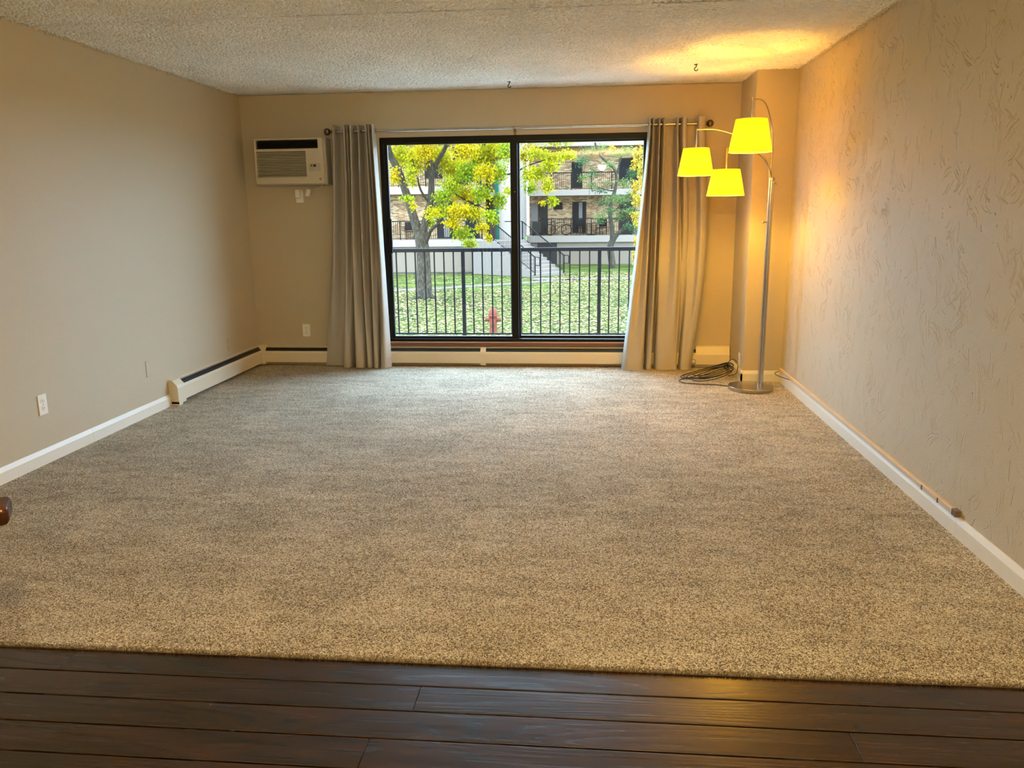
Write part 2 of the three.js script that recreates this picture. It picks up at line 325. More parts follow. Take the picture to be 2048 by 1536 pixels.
// ---------------------------------------------------------------- window
{
  const w = struct('window_1'), zf = -0.11, zb = -0.005;
  part('frame_head', rbox(OX0, OX1, OY1 - 0.05, OY1, zf, zb, 0.003), M.blackFrame, w);
  part('frame_sill', rbox(OX0, OX1, OY0 + 0.014, OY0 + 0.042, zf, zb + 0.012, 0.003), M.blackFrame, w);
  part('frame_jamb', rbox(OX0, OX0 + 0.035, OY0 + 0.02, OY1 - 0.04, zf, zb, 0.003), M.blackFrame, w);
  part('frame_jamb', rbox(OX1 - 0.035, OX1, OY0 + 0.02, OY1 - 0.04, zf, zb, 0.003), M.blackFrame, w);
  const sash = (name, x0, x1, z0, z1, lw, rw) => {
    const s = sub(name, w), y0 = OY0 + 0.038, y1 = OY1 - 0.046;
    part('stile', rbox(x0, x0 + lw, y0, y1, z0, z1, 0.003), M.blackFrame, s); part('stile', rbox(x1 - rw, x1, y0, y1, z0, z1, 0.003), M.blackFrame, s);
    part('rail', rbox(x0 + lw - 0.004, x1 - rw + 0.004, y0, y0 + 0.025, z0, z1, 0.003), M.blackFrame, s); part('rail', rbox(x0 + lw - 0.004, x1 - rw + 0.004, y1 - 0.016, y1, z0, z1, 0.003), M.blackFrame, s);
    part('pane', box(x0 + lw - 0.003, x1 - rw + 0.003, y0 + 0.02, y1 - 0.012, (z0 + z1) / 2 - 0.002, (z0 + z1) / 2 + 0.002), M.glass, s);
    return s;
  };
  const a = sash('sliding_sash', OX0 + 0.03, 2.452, -0.05, -0.015, 0.036, 0.062);
  sash('fixed_sash', 2.402, OX1 - 0.03, -0.098, -0.063, 0.066, 0.03);
  part('handle', rbox(OX0 + 0.052, OX0 + 0.082, 1.02, 1.33, -0.016, 0.012, 0.008), M.blackFrame, a);
  const pin = part('latch_pin', new THREE.SphereGeometry(0.005, 12, 8).translate(2.428, 1.545, -0.012), M.nickel, a);
  pin.userData.label = 'small bright latch pin';
  const t = struct('trim_1');   // stained board and pale stop under the frame
  part('sill_board', rbox(OX0 - 0.01, OX1 + 0.01, 0.186, 0.2135, -0.02, 0.03, 0.003), M.woodSill, t);
  part('sill_stop', rbox(OX0, OX1, 0.2135, 0.2200, -0.01, 0.016, 0.001), M.raceway, t);
}

// ---------------------------------------------------------------- baseboard heaters
function heaterProfile(h) {
  return {
    back: [[0, 0.02], [0.004, 0.02], [0.004, h - 0.006], [0.026, h - 0.009], [0.027, h - 0.004], [0, h]],
    front: [[0.062, 0.030], [0.066, 0.030], [0.066, h - 0.06], [0.060, h - 0.040], [0.056, h - 0.041], [0.062, h - 0.062]],
    vane: [[0.030, h - 0.014], [0.046, h - 0.027], [0.044, h - 0.030], [0.028, h - 0.018]],
    lower: [[0.046, h - 0.031], [0.056, h - 0.0405], [0.054, h - 0.0435], [0.044, h - 0.034]],
    core: [[0.006, 0.055], [0.052, 0.055], [0.052, h - 0.075], [0.006, h - 0.06]],
    cap: [[0, 0.012], [0.069, 0.012], [0.069, h - 0.058], [0.062, h - 0.037], [0.029, h - 0.001], [0, h + 0.002]],
  };
}
{
  const h = 0.176, P = heaterProfile(h);
  const t = thing('baseboard_heater', 'long cream baseboard heater with black slot running below the window', 'heater');
  const x0 = 0.075, x1 = 4.03;
  part('back_plate', alongX(P.back, x0, x1), M.heater, t);
  part('front_panel', alongX(P.front, x0, 2.11), M.heater, t); part('front_panel', alongX(P.front, 2.15, x1), M.heater, t);
  part('vane', alongX(P.vane, x0, x1), M.heaterDark, t); part('vane', alongX(P.lower, x0, x1), M.heaterDark, t);
  part('heating_element', alongX(P.core, x0, x1), M.fins, t);
  part('joint_cover', alongX(P.cap.map(([a, b]) => [a, b]), 2.105, 2.155), M.heater, t);
  // plain cover box at the column
  part('valve_cover', alongX([[0, 0.03], [0.066, 0.03], [0.066, 0.118], [0.036, 0.186], [0, 0.19]], x1, 4.322), M.heater, t);
  part('cover_strip', alongX([[0.03, 0.03], [0.0675, 0.03], [0.0675, 0.119], [0.0375, 0.188], [0.02, 0.19]], 4.262, 4.29), M.heater, t);
  part('toe_block', box(x1, 4.322, 0, 0.03, 0, 0.02), M.heater, t);

  const h2 = 0.188, Q = heaterProfile(h2);
  const s = thing('baseboard_heater', 'short cream baseboard heater with black slot along the smooth left wall', 'heater');
  const z0 = 0.075, z1 = 1.6;
  part('back_plate', alongZ(Q.back, z0, z1, 0, 1), M.heater, s); part('front_panel', alongZ(Q.front, z0, z1, 0, 1), M.heater, s);
  part('vane', alongZ(Q.vane, z0, z1, 0, 1), M.heaterDark, s); part('vane', alongZ(Q.lower, z0, z1, 0, 1), M.heaterDark, s);
  part('heating_element', alongZ(Q.core, z0, z1, 0, 1), M.fins, s);
  part('end_cap', alongZ(Q.cap, z1 - 0.06, z1 + 0.05, 0, 1), M.heater, s);
  part('end_foot', rbox(0.0, 0.071, 0, 0.03, z1, z1 + 0.05, 0.002), M.heater, s);
  part('corner_cover', [alongZ(Q.cap, 0.02, 0.085, 0, 1), alongX(Q.cap, 0.02, 0.085)], M.heater, s);
}
{ // round dial leaning on the heater
  const t = thing('round_dial', 'small white round dial on the heater cover beside the curtain', 'dial', [4.008, 0.062, 0.072]);
  part('dial_body', cyl(0.021, 0.021, 0.014, 0, 0, 0, 32).rotateX(Math.PI / 2), M.plate, t);
  part('dial_ring', new THREE.TorusGeometry(0.018, 0.0022, 8, 32).translate(0, 0, 0.0145), M.bronze, t);
  part('dial_face', cyl(0.0135, 0.0135, 0.002, 0, 0, 0, 24).rotateX(Math.PI / 2).translate(0, 0, 0.014), M.trim, t);
}

// ---------------------------------------------------------------- curtains and rod
{
  const t = thing('curtain_rod', 'brushed nickel curtain rod with ball ends above the window', 'curtain rod'), y = 2.072, z = 0.09;
  part('rod', new THREE.CylinderGeometry(0.0115, 0.0115, 3.17, 20).rotateZ(Math.PI / 2).translate(2.44, y, z), M.nickel, t);
  part('inner_tube', new THREE.CylinderGeometry(0.0095, 0.0095, 0.5, 20).rotateZ(Math.PI / 2).translate(3.85, y, z), M.nickel, t);
  for (const s of [-1, 1]) {
    const x = s < 0 ? 0.855 : 4.025;
    const prof = [[0.0, 0], [0.014, 0], [0.016, 0.006], [0.009, 0.012], [0.010, 0.018], [0.02, 0.024], [0.0275, 0.034], [0.030, 0.046], [0.0275, 0.058], [0.019, 0.069], [0.006, 0.0745], [0, 0.075]];
    part('finial', new THREE.LatheGeometry(prof.map(([a, b]) => new THREE.Vector2(a, b)), 28).rotateZ(-s * Math.PI / 2).translate(x, y, z), M.bronze, t);
  }
  for (const x of [0.862, 2.437, 4.018]) {
    const b = sub('bracket', t);
    part('bracket_arm', [rbox(x - 0.006, x + 0.006, y - 0.022, y - 0.012, 0, z + 0.014, 0.002), rbox(x - 0.006, x + 0.006, y - 0.022, y + 0.004, z + 0.010, z + 0.015, 0.002)], M.bronze, b);
    part('bracket_plate', rbox(x - 0.012, x + 0.012, y - 0.05, y + 0.02, 0, 0.004, 0.001), M.bronze, b);
  }
}
// a curtain hangs from waves on the rod; top[i] and bottom[i] are the same fold line (x, z)
function curtain(name, label, top, bottom, drift, yb) {
  const t = thing(name, label, 'curtain', [0, 0, 0], 'grey-beige grommet curtains');
  const K = 260, Rr = 44, yt = 2.122, th = 0.0016;
  const cT = new THREE.CatmullRomCurve3(top.map(([x, z]) => new THREE.Vector3(x, 0, z)), false, 'centripetal'), cB = new THREE.CatmullRomCurve3(bottom.map(([x, z]) => new THREE.Vector3(x, 0, z)), false, 'centripetal');
  const n = top.length - 1, pos = [], uv = [], idx = [];
  const at = (u, v) => {             // u along the cloth, v down
    const a = cT.getPoint(u), b = cB.getPoint(u), s = v < 0.06 ? 0 : (v - 0.06) / 0.94, e = Math.pow(s, 1.15);
    const x = a.x + (b.x - a.x) * e + drift(u, s), z = a.z + (b.z - a.z) * e + Math.sin(u * 47 + v * 9) * 0.0022 * s + Math.sin(u * 19 - v * 23) * 0.0016 * s;
    return new THREE.Vector3(x, yt + (yb(u) - yt) * v, z);
  };
  const grid = []; for (let j = 0; j <= Rr; j++) { const row = []; for (let i = 0; i <= K; i++) row.push(at(i / K, j / Rr)); grid.push(row); }
  const nrm = (i, j) => { const a = grid[j][Math.min(K, i + 1)].clone().sub(grid[j][Math.max(0, i - 1)]), b = grid[Math.min(Rr, j + 1)][i].clone().sub(grid[Math.max(0, j - 1)][i]); return b.cross(a).normalize(); };
  for (const side of [1, -1]) for (let j = 0; j <= Rr; j++) for (let i = 0; i <= K; i++) { const p = grid[j][i].clone().addScaledVector(nrm(i, j), side * th); pos.push(p.x, p.y, p.z); uv.push(i / K * 1.3, j / Rr * 2.1); }
  const S = (K + 1) * (Rr + 1), id = (s, i, j) => s * S + j * (K + 1) + i;
  for (let s = 0; s < 2; s++) for (let j = 0; j < Rr; j++) for (let i = 0; i < K; i++) { const a = id(s, i, j), b = id(s, i + 1, j), c = id(s, i, j + 1), d = id(s, i + 1, j + 1); if (s) idx.push(a, b, c, b, d, c); else idx.push(a, c, b, b, c, d); }
  for (let i = 0; i < K; i++) for (const j of [0, Rr]) idx.push(id(0, i, j), id(0, i + 1, j), id(1, i, j), id(0, i + 1, j), id(1, i + 1, j), id(1, i, j));
  for (let j = 0; j < Rr; j++) for (const i of [0, K]) idx.push(id(0, i, j), id(0, i, j + 1), id(1, i, j), id(0, i, j + 1), id(1, i, j + 1), id(1, i, j));
  const g = new THREE.BufferGeometry(); g.setAttribute('position', new THREE.Float32BufferAttribute(pos, 3)); g.setAttribute('uv', new THREE.Float32BufferAttribute(uv, 2)); g.setIndex(idx); g.computeVertexNormals();
  part('curtain_panel', g, M.curtain, t);
  // a grommet where each wave crosses the rod
  for (let i = 0; i < n; i++) {
    let u0 = i / n, best = u0, bd = 9; for (let k = 0; k <= 20; k++) { const u = u0 + k / 20 / n, d = Math.abs(cT.getPoint(u).z - 0.09); if (d < bd) { bd = d; best = u; } }
    if (bd > 0.006) continue;
    const p = cT.getPoint(best), a = cT.getTangent(best), r = new THREE.TorusGeometry(0.021, 0.0035, 8, 20);
    r.rotateY(Math.atan2(a.z, a.x) * -1).translate(p.x, 2.072, p.z); part('grommet', r, M.bronze, t);
  }
  // stitched hem
  const hem = []; for (let i = 0; i <= 130; i++) { const p = at(i / 130, 0.958), q = at(Math.min(1, i / 130 + 0.004), 0.958), tt = q.sub(p), m = new THREE.Vector3(-tt.z, 0, tt.x).normalize(); hem.push(p.addScaledVector(m, 0.0013)); }
  part('hem_stitch', new THREE.TubeGeometry(new THREE.CatmullRomCurve3(hem), 260, 0.0009, 5), M.curtain, t);
  return t;
}
const F = 0.158, B = 0.022;
curtain('curtain', 'grey-beige grommet curtain left of the window beside the air conditioner',
  [[0.868, 0.09], [0.878, F], [0.902, B], [0.948, B], [0.974, F], [0.985, B], [0.998, F - 0.01], [1.006, B], [1.030, F], [1.062, B], [1.088, B], [1.100, F], [1.116, B], [1.150, B], [1.168, F], [1.178, B + 0.01], [1.190, F], [1.200, B + 0.01], [1.222, F], [1.236, 0.08]],
  [[0.668, 0.075], [0.72, 0.085], [0.80, 0.08], [0.845, 0.07], [0.865, 0.175], [0.915, 0.185], [0.948, 0.05], [0.962, 0.05], [0.985, 0.19], [1.045, 0.185], [1.078, 0.05], [1.092, 0.185], [1.118, 0.18], [1.132, 0.05], [1.150, 0.185], [1.176, 0.19], [1.192, 0.05], [1.215, 0.18], [1.252, 0.195], [1.300, 0.14]],
  (u, s) => 0.012 * Math.sin(Math.PI * s) * Math.sin(u * 9), () => 0.006);
curtain('curtain', 'grey-beige grommet curtain right of the window behind the floor lamp',
  [[3.560, 0.07], [3.574, F], [3.585, B + 0.01], [3.602, F], [3.613, B], [3.628, B], [3.652, F], [3.666, B], [3.692, F], [3.708, B], [3.775, B], [3.800, F], [3.822, B], [3.846, F], [3.868, F - 0.01], [3.890, B], [3.955, B], [3.975, F], [4.012, F - 0.01], [4.034, 0.09]],
  [[3.372, 0.12], [3.40, 0.185], [3.47, 0.20], [3.545, 0.19], [3.572, 0.05], [3.595, 0.18], [3.622, 0.185], [3.640, 0.05], [3.655, 0.05], [3.672, 0.18], [3.715, 0.20], [3.80, 0.185], [3.842, 0.18], [3.862, 0.05], [3.872, 0.05], [3.885, 0.185], [3.912, 0.195], [3.945, 0.18], [3.965, 0.16], [3.982, 0.12]],
  (u, s) => 0.07 * u * u * Math.sin(Math.PI * Math.min(1, s * 1.02)) * (u > 0.5 ? 1 : 0.5), () => 0.004);

// ---------------------------------------------------------------- air conditioner and its plug
{
  const t = thing('air_conditioner', 'cream through-wall air conditioner high on the back wall', 'air conditioner');
  const X0 = 0.182, X1 = 0.792, Y0 = 1.633, Y1 = 2.018, Z = 0.205;
  part('sleeve', rbox(X0 + 0.012, X1 + 0.012, Y0 - 0.006, Y1 + 0.006, 0, Z - 0.055, 0.004), M.acPanel, t);
  // front bezel with two openings, cut from one plate
  const s = new THREE.Shape(), rr = 0.016; s.moveTo(X0 + rr, Y0); s.lineTo(X1 - rr, Y0); s.quadraticCurveTo(X1, Y0, X1, Y0 + rr); s.lineTo(X1, Y1 - rr); s.quadraticCurveTo(X1, Y1, X1 - rr, Y1); s.lineTo(X0 + rr, Y1); s.quadraticCurveTo(X0, Y1, X0, Y1 - rr); s.lineTo(X0, Y0 + rr); s.quadraticCurveTo(X0, Y0, X0 + rr, Y0);
  const hole = (a, b, c, d) => { const p = new THREE.Path(); p.moveTo(a, c); p.lineTo(a, d); p.lineTo(b, d); p.lineTo(b, c); p.closePath(); s.holes.push(p); };
  const VX0 = 0.205, VX1 = 0.752, VY0 = 1.930, VY1 = 2.002, GX0 = 0.200, GX1 = 0.640, GY0 = 1.694, GY1 = 1.905;
  hole(VX0, VX1, VY0, VY1); hole(GX0, GX1, GY0, GY1);
  part('bezel', metric(new THREE.ExtrudeGeometry(s, { depth: 0.046, bevelEnabled: true, bevelThickness: 0.008, bevelSize: 0.006, bevelOffset: -0.006, bevelSegments: 3 }).translate(0, 0, Z - 0.054)), M.acBody, t);
  part('vent_back', box(VX0 - 0.004, VX1 + 0.004, VY0 - 0.004, VY1 + 0.004, Z - 0.056, Z - 0.052), M.filter, t);
  part('grille_back', box(GX0 - 0.004, GX1 + 0.004, GY0 - 0.004, GY1 + 0.004, Z - 0.056, Z - 0.052), M.filter, t);
  for (let i = 0; i < 5; i++) { const y = VY0 + 0.008 + i * 0.0142; part('vent_slat', metric(new RoundedBoxGeometry(VX1 - VX0 - 0.004, 0.0022, 0.034, 1, 0.001).rotateX(0.5).translate((VX0 + VX1) / 2, y - 0.004, Z - 0.026)), M.heaterDark, t); }
  for (const x of [0.342, 0.478, 0.615]) part('vent_divider', rbox(x - 0.001, x + 0.001, VY0, VY1, Z - 0.036, Z - 0.024, 0.0008, 1), M.heaterDark, t);
  for (let i = 0; i < 15; i++) {
    const y = GY0 + 0.0075 + i * 0.01395, g = new THREE.BoxGeometry(GX1 - GX0 + 0.006, 0.0044, 0.020); g.rotateX(0.28).translate((GX0 + GX1) / 2, y, Z - 0.017); part('grille_slat', metric(g), M.acBody, t);
  }
  part('control_panel', rbox(0.668, 0.768, 1.738, 1.802, Z - 0.004, Z + 0.003, 0.003), M.acPanel, t);
  part('display', rbox(0.707, 0.729, 1.775, 1.794, Z + 0.002, Z + 0.0045, 0.001), M.heaterDark, t);
  part('display', rbox(0.684, 0.697, 1.779, 1.790, Z + 0.002, Z + 0.0045, 0.001), M.heaterDark, t);
  for (let i = 0; i < 4; i++) part('button', rbox(0.680 + i * 0.021, 0.694 + i * 0.021, 1.749, 1.758, Z + 0.002, Z + 0.005, 0.0015), M.acBody, t);
  part('button', rbox(0.740, 0.756, 1.768, 1.776, Z + 0.002, Z + 0.005, 0.0015), M.acBody, t); part('button', rbox(0.740, 0.756, 1.782, 1.790, Z + 0.002, Z + 0.005, 0.0015), M.acBody, t);
  part('badge', new THREE.TorusGeometry(0.0075, 0.0018, 8, 24).translate(0.762, 1.672, Z + 0.001), M.heaterDark, t);
  const cord = tube([[0.74, 1.636, 0.10], [0.72, 1.60, 0.09], [0.66, 1.588, 0.05], [0.602, 1.575, 0.035]], 0.0035, 40, 6); part('power_cord', cord, M.whiteCord, t);
  const pg = new THREE.BoxGeometry(0.036, 0.062, 0.03); pg.rotateZ(-0.28).translate(0.585, 1.562, 0.03); part('cord_safety_block', pg, M.plate, t);
  part('power_cord', tube([[0.580, 1.535, 0.03], [0.565, 1.52, 0.03], [0.545, 1.545, 0.04], [0.535, 1.59, 0.045], [0.520, 1.585, 0.04]], 0.0035, 40, 6), M.whiteCord, t);
}
function outlet(label, place) {
  const t = thing('wall_outlet', label, 'outlet'), fx = (g) => { g.applyMatrix4(place); return g; };
  part('cover_plate', fx(rbox(-0.036, 0.036, -0.058, 0.058, 0, 0.006, 0.004, 3)), M.plate, t);
  for (const y of [-0.021, 0.021]) {
    const s = sub('socket', t); part('socket_face', fx(new THREE.CylinderGeometry(0.0165, 0.0165, 0.003, 28).rotateX(Math.PI / 2).scale(1, 0.86, 1).translate(0, y, 0.0065)), M.plate, s);
    part('slot', fx(box(-0.0078, -0.0052, y - 0.002, y + 0.007, 0.006, 0.0084)), M.heaterDark, s); part('slot', fx(box(0.0048, 0.0074, y - 0.001, y + 0.006, 0.006, 0.0084)), M.heaterDark, s);
    part('ground_hole', fx(new THREE.CylinderGeometry(0.0024, 0.0024, 0.002, 12).rotateX(Math.PI / 2).translate(0, y - 0.007, 0.0075)), M.heaterDark, s);
  }
  part('screw', fx(new THREE.SphereGeometry(0.003, 10, 6).translate(0, 0, 0.006)), M.nickel, t); return t;
}
const onBack = (x, y) => new THREE.Matrix4().makeTranslation(x, y, 0);
const onLeft = (z, y) => new THREE.Matrix4().makeRotationY(Math.PI / 2).setPosition(0, y, z);
const onColumn = (z, y) => new THREE.Matrix4().makeRotationY(-Math.PI / 2).setPosition(PX, y, z);
outlet('white duplex outlet on the back wall below the air conditioner', onBack(0.472, 0.322));
outlet('white duplex outlet on the smooth left wall above the baseboard', onLeft(2.998, 0.336));
outlet('white duplex outlet on the column side above the coiled black cord', onColumn(0.475, 0.15));
{
  const t = thing('single_outlet', 'white outlet plate with a plug under the air conditioner', 'outlet', [0.492, 1.535, 0]);
  part('cover_plate', rbox(-0.034, 0.034, -0.058, 0.058, 0, 0.006, 0.004), M.plate, t);
  part('plug', rbox(-0.030, 0.014, -0.02, 0.058, 0.006, 0.042, 0.010, 3), M.plate, t);
}
function blank(label, z, y) { const t = thing('blank_plate', label, 'wall plate'); part('cover_plate', rbox(-0.036, 0.036, -0.058, 0.058, 0, 0.004, 0.003).applyMatrix4(onLeft(z, y)), M.wall, t); part('screw', new THREE.SphereGeometry(0.003, 8, 6).translate(0, 0.042, 0.003).applyMatrix4(onLeft(z, y)), M.wall, t); part('screw', new THREE.SphereGeometry(0.003, 8, 6).translate(0, -0.042, 0.003).applyMatrix4(onLeft(z, y)), M.wall, t); }
blank('blank plate painted as the left wall, between outlet and heater end', 1.885, 0.325);
blank('faint blank plate painted as the left wall, above the short heater', 0.60, 0.29);

// ---------------------------------------------------------------- wire channel on the right baseboard
{
  const t = thing('wire_channel', 'tan wire channel lying on the baseboard along the textured right wall', 'wire channel');
  part('channel', rbox(W - 0.020, W, 0.0885, 0.112, 0.66, 3.745, 0.003), M.raceway, t);
  part('end_cap', rbox(W - 0.024, W, 0.088, 0.116, 3.745, 3.785, 0.002), M.racewayEnd, t, { label: 'dark brown end cap' });
  part('end_cap', rbox(W - 0.026, W, 0.088, 0.116, 0.64, 0.662, 0.002), M.raceway, t);
  for (const z of [3.43, 3.60]) part('clip', rbox(W - 0.0235, W, 0.087, 0.109, z, z + 0.008, 0.001), M.racewayEnd, t);
  part('wire', tube([[W - 0.022, 0.09, 0.655], [W - 0.05, 0.08, 0.648], [W - 0.06, 0.075, 0.70], [W - 0.028, 0.093, 1.0]], 0.003, 30, 6), M.cord, t);
}

// ---------------------------------------------------------------- ceiling hooks
for (const [x, z, label] of [[2.425, 0.37, 'small dark ceiling hook above the middle of the window'], [3.834, 0.912, 'small dark ceiling hook near the lit lamp shades']]) {
  const t = thing('ceiling_hook', label, 'hook', [x, H, z]);
  part('hook_base', cyl(0.012, 0.016, 0.006, 0, -0.006, 0, 16), M.cord, t);
  part('hook_wire', tube([[0, -0.004, 0], [0.004, -0.016, 0], [-0.006, -0.026, 0], [-0.010, -0.036, 0], [0.0, -0.046, 0], [0.012, -0.042, 0], [0.014, -0.034, 0]], 0.0035, 30, 8), M.cord, t);
}

// ---------------------------------------------------------------- floor lamp
{
  const t = thing('floor_lamp', 'brushed nickel floor lamp with three glowing shades beside the column', 'floor lamp', [0, 0, 0]);
  const bx = 4.338, bz = 0.925, px = 4.414, pz = 0.905;
  const prof = [[0, 0], [0.166, 0], [0.170, 0.003], [0.170, 0.028], [0.167, 0.032], [0, 0.032]];
  part('base', new THREE.LatheGeometry(prof.map(([a, b]) => new THREE.Vector2(a, b)), 72).translate(bx, 0, bz), M.nickel, t);
  for (const [dx, dz] of [[-0.0125, 0.003], [0.0, 0.012], [0.0125, 0.003]]) part('pole_tube', cyl(0.0078, 0.0078, 1.56, px + dx, 0.03, pz + dz, 16), M.nickel, t);
  part('collar', cyl(0.022, 0.022, 0.02, px, 1.575, pz + 0.005, 24), M.nickel, t);
  part('collar', cyl(0.023, 0.023, 0.014, px, 0.032, pz + 0.005, 24), M.nickel, t);
  part('knob', [cyl(0.005, 0.005, 0.03, 0, 0, 0, 12).rotateZ(Math.PI / 2).translate(px - 0.012, 1.275, pz), new THREE.SphereGeometry(0.009, 14, 10).translate(px - 0.045, 1.275, pz)], M.nickel, t);
  part('knob', [cyl(0.005, 0.005, 0.02, 0, 0, 0, 12).rotateZ(-Math.PI / 2).translate(px + 0.012, 1.555, pz), new THREE.SphereGeometry(0.009, 14, 10).translate(px + 0.036, 1.555, pz)], M.nickel, t);
  const arms = [
    { path: [[px, 1.585, pz], [4.404, 1.66, 0.92], [4.393, 1.79, 0.97], [4.366, 1.93, 1.05], [4.335, 1.993, 1.12], [4.283, 2.05, 1.25], [4.210, 2.077, 1.42], [4.124, 2.072, 1.55]], at: [4.124, 1.55], y0: 1.738, y1: 1.943, stem: 2.072 },
    { path: [[px - 0.012, 1.585, pz], [px - 0.04, 1.70, pz + 0.005], [px - 0.13, 1.81, pz + 0.015], [px - 0.27, 1.895, pz + 0.03], [px - 0.42, 1.94, pz + 0.04], [3.853, 1.944, 0.95]], at: [3.853, 0.95], y0: 1.619, y1: 1.810, stem: 1.944, k: 0.93 },
    { path: [[px - 0.006, 1.585, pz + 0.01], [px - 0.03, 1.665, pz + 0.02], [px - 0.09, 1.74, pz + 0.06], [px - 0.19, 1.79, pz + 0.12], [px - 0.29, 1.80, pz + 0.17], [4.051, 1.794, 1.1]], at: [4.051, 1.1], y0: 1.469, y1: 1.650, stem: 1.794, k: 0.955 },
  ];
  for (const a of arms) {
    part('arm', tube(a.path, 0.0048, 60, 10), M.nickel, t);
    const [x, z] = a.at, r0 = 0.139 * (a.k ?? 1), r1 = 0.100 * (a.k ?? 1), yb = (a.y0 + a.y1) / 2 - 0.01;
    part('stem', [rod([x, a.stem, z], [x, yb + 0.03, z], 0.0055, 12), new THREE.SphereGeometry(0.007, 12, 8).translate(x, a.stem, z)], M.nickel, t);
    const s = sub('lamp_shade', t), pr = [[r0, a.y0], [r1, a.y1], [r1 - 0.0012, a.y1], [r0 - 0.0012, a.y0]];
    part('shade_cloth', new THREE.CylinderGeometry(r1, r0, a.y1 - a.y0, 64, 1, true).translate(x, (a.y0 + a.y1) / 2, z), M.shade, s);
    part('shade_rim', [new THREE.TorusGeometry(r0, 0.0022, 8, 64).rotateX(Math.PI / 2).translate(x, a.y0, z), new THREE.TorusGeometry(r1, 0.0022, 8, 64).rotateX(Math.PI / 2).translate(x, a.y1, z)], M.shadeTrim, s);
    const spider = []; for (let k = 0; k < 3; k++) { const an = k * 2.094 + 0.5; spider.push(rod([x, a.y1 - 0.02, z], [x + Math.cos(an) * r1, a.y1 - 0.004, z + Math.sin(an) * r1], 0.0016, 6)); }
    part('spider', spider, M.nickel, s);
    part('lamp_socket', cyl(0.016, 0.018, 0.045, x, yb + 0.012, z, 20), M.nickel, t);
    part('light_bulb', new THREE.SphereGeometry(0.029, 20, 14).scale(1, 1.15, 1).translate(x, yb - 0.02, z), M.bulb, t);
    const l = new THREE.PointLight(LAMP_COLOR, LAMP_I, 0, 2); l.position.set(x, yb - 0.02, z); l.shadow.radius = 1.4; l.castShadow = true; l.name = 'lamp_bulb'; t.add(l);
  }
}
{ // coiled black cord on the carpet by the column
  const t = thing('coiled_cord', 'black power cord lying in loose coils on the carpet beside the lamp base', 'cord'), r = rng(9), y = 0.006;
  const loops = [];
  for (let k = 0; k < 6; k++) {
    const x0 = 3.845 + k * 0.022 + r() * 0.03, x1 = 4.255 + (r() - 0.5) * 0.05, z0 = 0.46 + r() * 0.22, z1 = 0.40 + r() * 0.16, wd = 0.05 + r() * 0.11, up = 0.03 + r() * 0.12, N = 11, pts = [];
    for (let i = 0; i < N; i++) { const a = i / N * 6.283, q = (1 + Math.cos(a)) / 2; pts.push([x0 + (x1 - x0) * q, 0.006 + 0.004 * k + Math.pow(q, 1.6) * up + (Math.sin(a) < 0 ? 0.02 * q : 0), z0 + (z1 - z0) * q + Math.sin(a) * wd]); }
    part('cord_loop', tube(pts, 0.0036, 90, 7, true), M.cord, t);
  }
  part('cord_tail', tube([[4.26, 0.05, 0.52], [4.24, 0.10, 0.42], [4.28, 0.15, 0.44], [4.315, 0.13, 0.47]], 0.003, 40, 7), M.cord, t);
  part('cord_tail', tube([[4.22, 0.04, 0.60], [4.28, 0.05, 0.58], [4.31, 0.06, 0.50], [4.32, 0.10, 0.475]], 0.003, 40, 7), M.cord, t);
  part('cord_tail', tube([[3.95, 0.008, 0.50], [3.83, 0.006, 0.62], [3.84, 0.006, 0.72], [3.95, 0.006, 0.77], [4.08, 0.006, 0.79], [4.185, 0.006, 0.85]], 0.0036, 60, 7), M.cord, t);
  part('cord_tie', [new THREE.TorusGeometry(0.02, 0.006, 8, 18).rotateY(0.6).translate(4.22, 0.10, 0.50)], M.cord, t);
}

// ---------------------------------------------------------------- armchair whose arm end reaches into the picture
{
  const t = thing('armchair', 'dark polished wooden arm end at the left edge of the picture', 'chair', [1.764, 0, 5.497]), y = 0.742, wood = M.chairWood;
  t.rotation.y = 32 * R;
  for (const z of [0, 0.62]) {
    part('arm', rbox(-0.66, 0, y - 0.046, y, z - 0.046, z + 0.046, 0.014, 4), wood, t);
    part('leg', rbox(-0.26, -0.205, 0, y - 0.04, z - 0.027, z + 0.027, 0.006), wood, t);
    part('leg', rbox(-0.68, -0.625, 0, 1.0, z - 0.027, z + 0.027, 0.006), wood, t);
  }
  part('seat', rbox(-0.66, -0.20, 0.40, 0.46, 0.005, 0.615, 0.012), wood, t);
  part('top_rail', rbox(-0.68, -0.635, 0.90, 1.01, -0.03, 0.65, 0.012), wood, t);
  for (let i = 0; i < 5; i++) part('back_slat', rbox(-0.665, -0.645, 0.46, 0.91, 0.07 + i * 0.11, 0.11 + i * 0.11, 0.004), wood, t);
}
{ // pendant in the dining end of the room, behind the camera; its reflection shows in the window
  const t = thing('pendant_light', 'frosted bowl pendant light, seen reflected in the right window pane', 'pendant light', [3.32, H, 7.42]);
  part('canopy', cyl(0.06, 0.06, 0.02, 0, -0.02, 0, 32), M.nickel, t);
  part('stem', rod([0, -0.02, 0], [0, -0.30, 0], 0.006, 12), M.nickel, t);
  const prof = []; for (let i = 0; i <= 14; i++) { const a = i / 14 * Math.PI / 2; prof.push(new THREE.Vector2(0.078 * Math.cos(a), -0.215 - 0.10 * Math.sin(a))); }
  part('light_bowl', new THREE.LatheGeometry(prof, 48), M.dome, t);
  part('bowl_rim', new THREE.TorusGeometry(0.079, 0.003, 8, 48).rotateX(Math.PI / 2).translate(0, -0.215, 0), M.nickel, t);
  const l = new THREE.PointLight(DOME_COLOR, DOME_I, 0, 2); l.position.set(0, -0.26, 0); l.shadow.radius = 1.5; l.castShadow = true; l.name = 'pendant_lamp'; t.add(l);
}

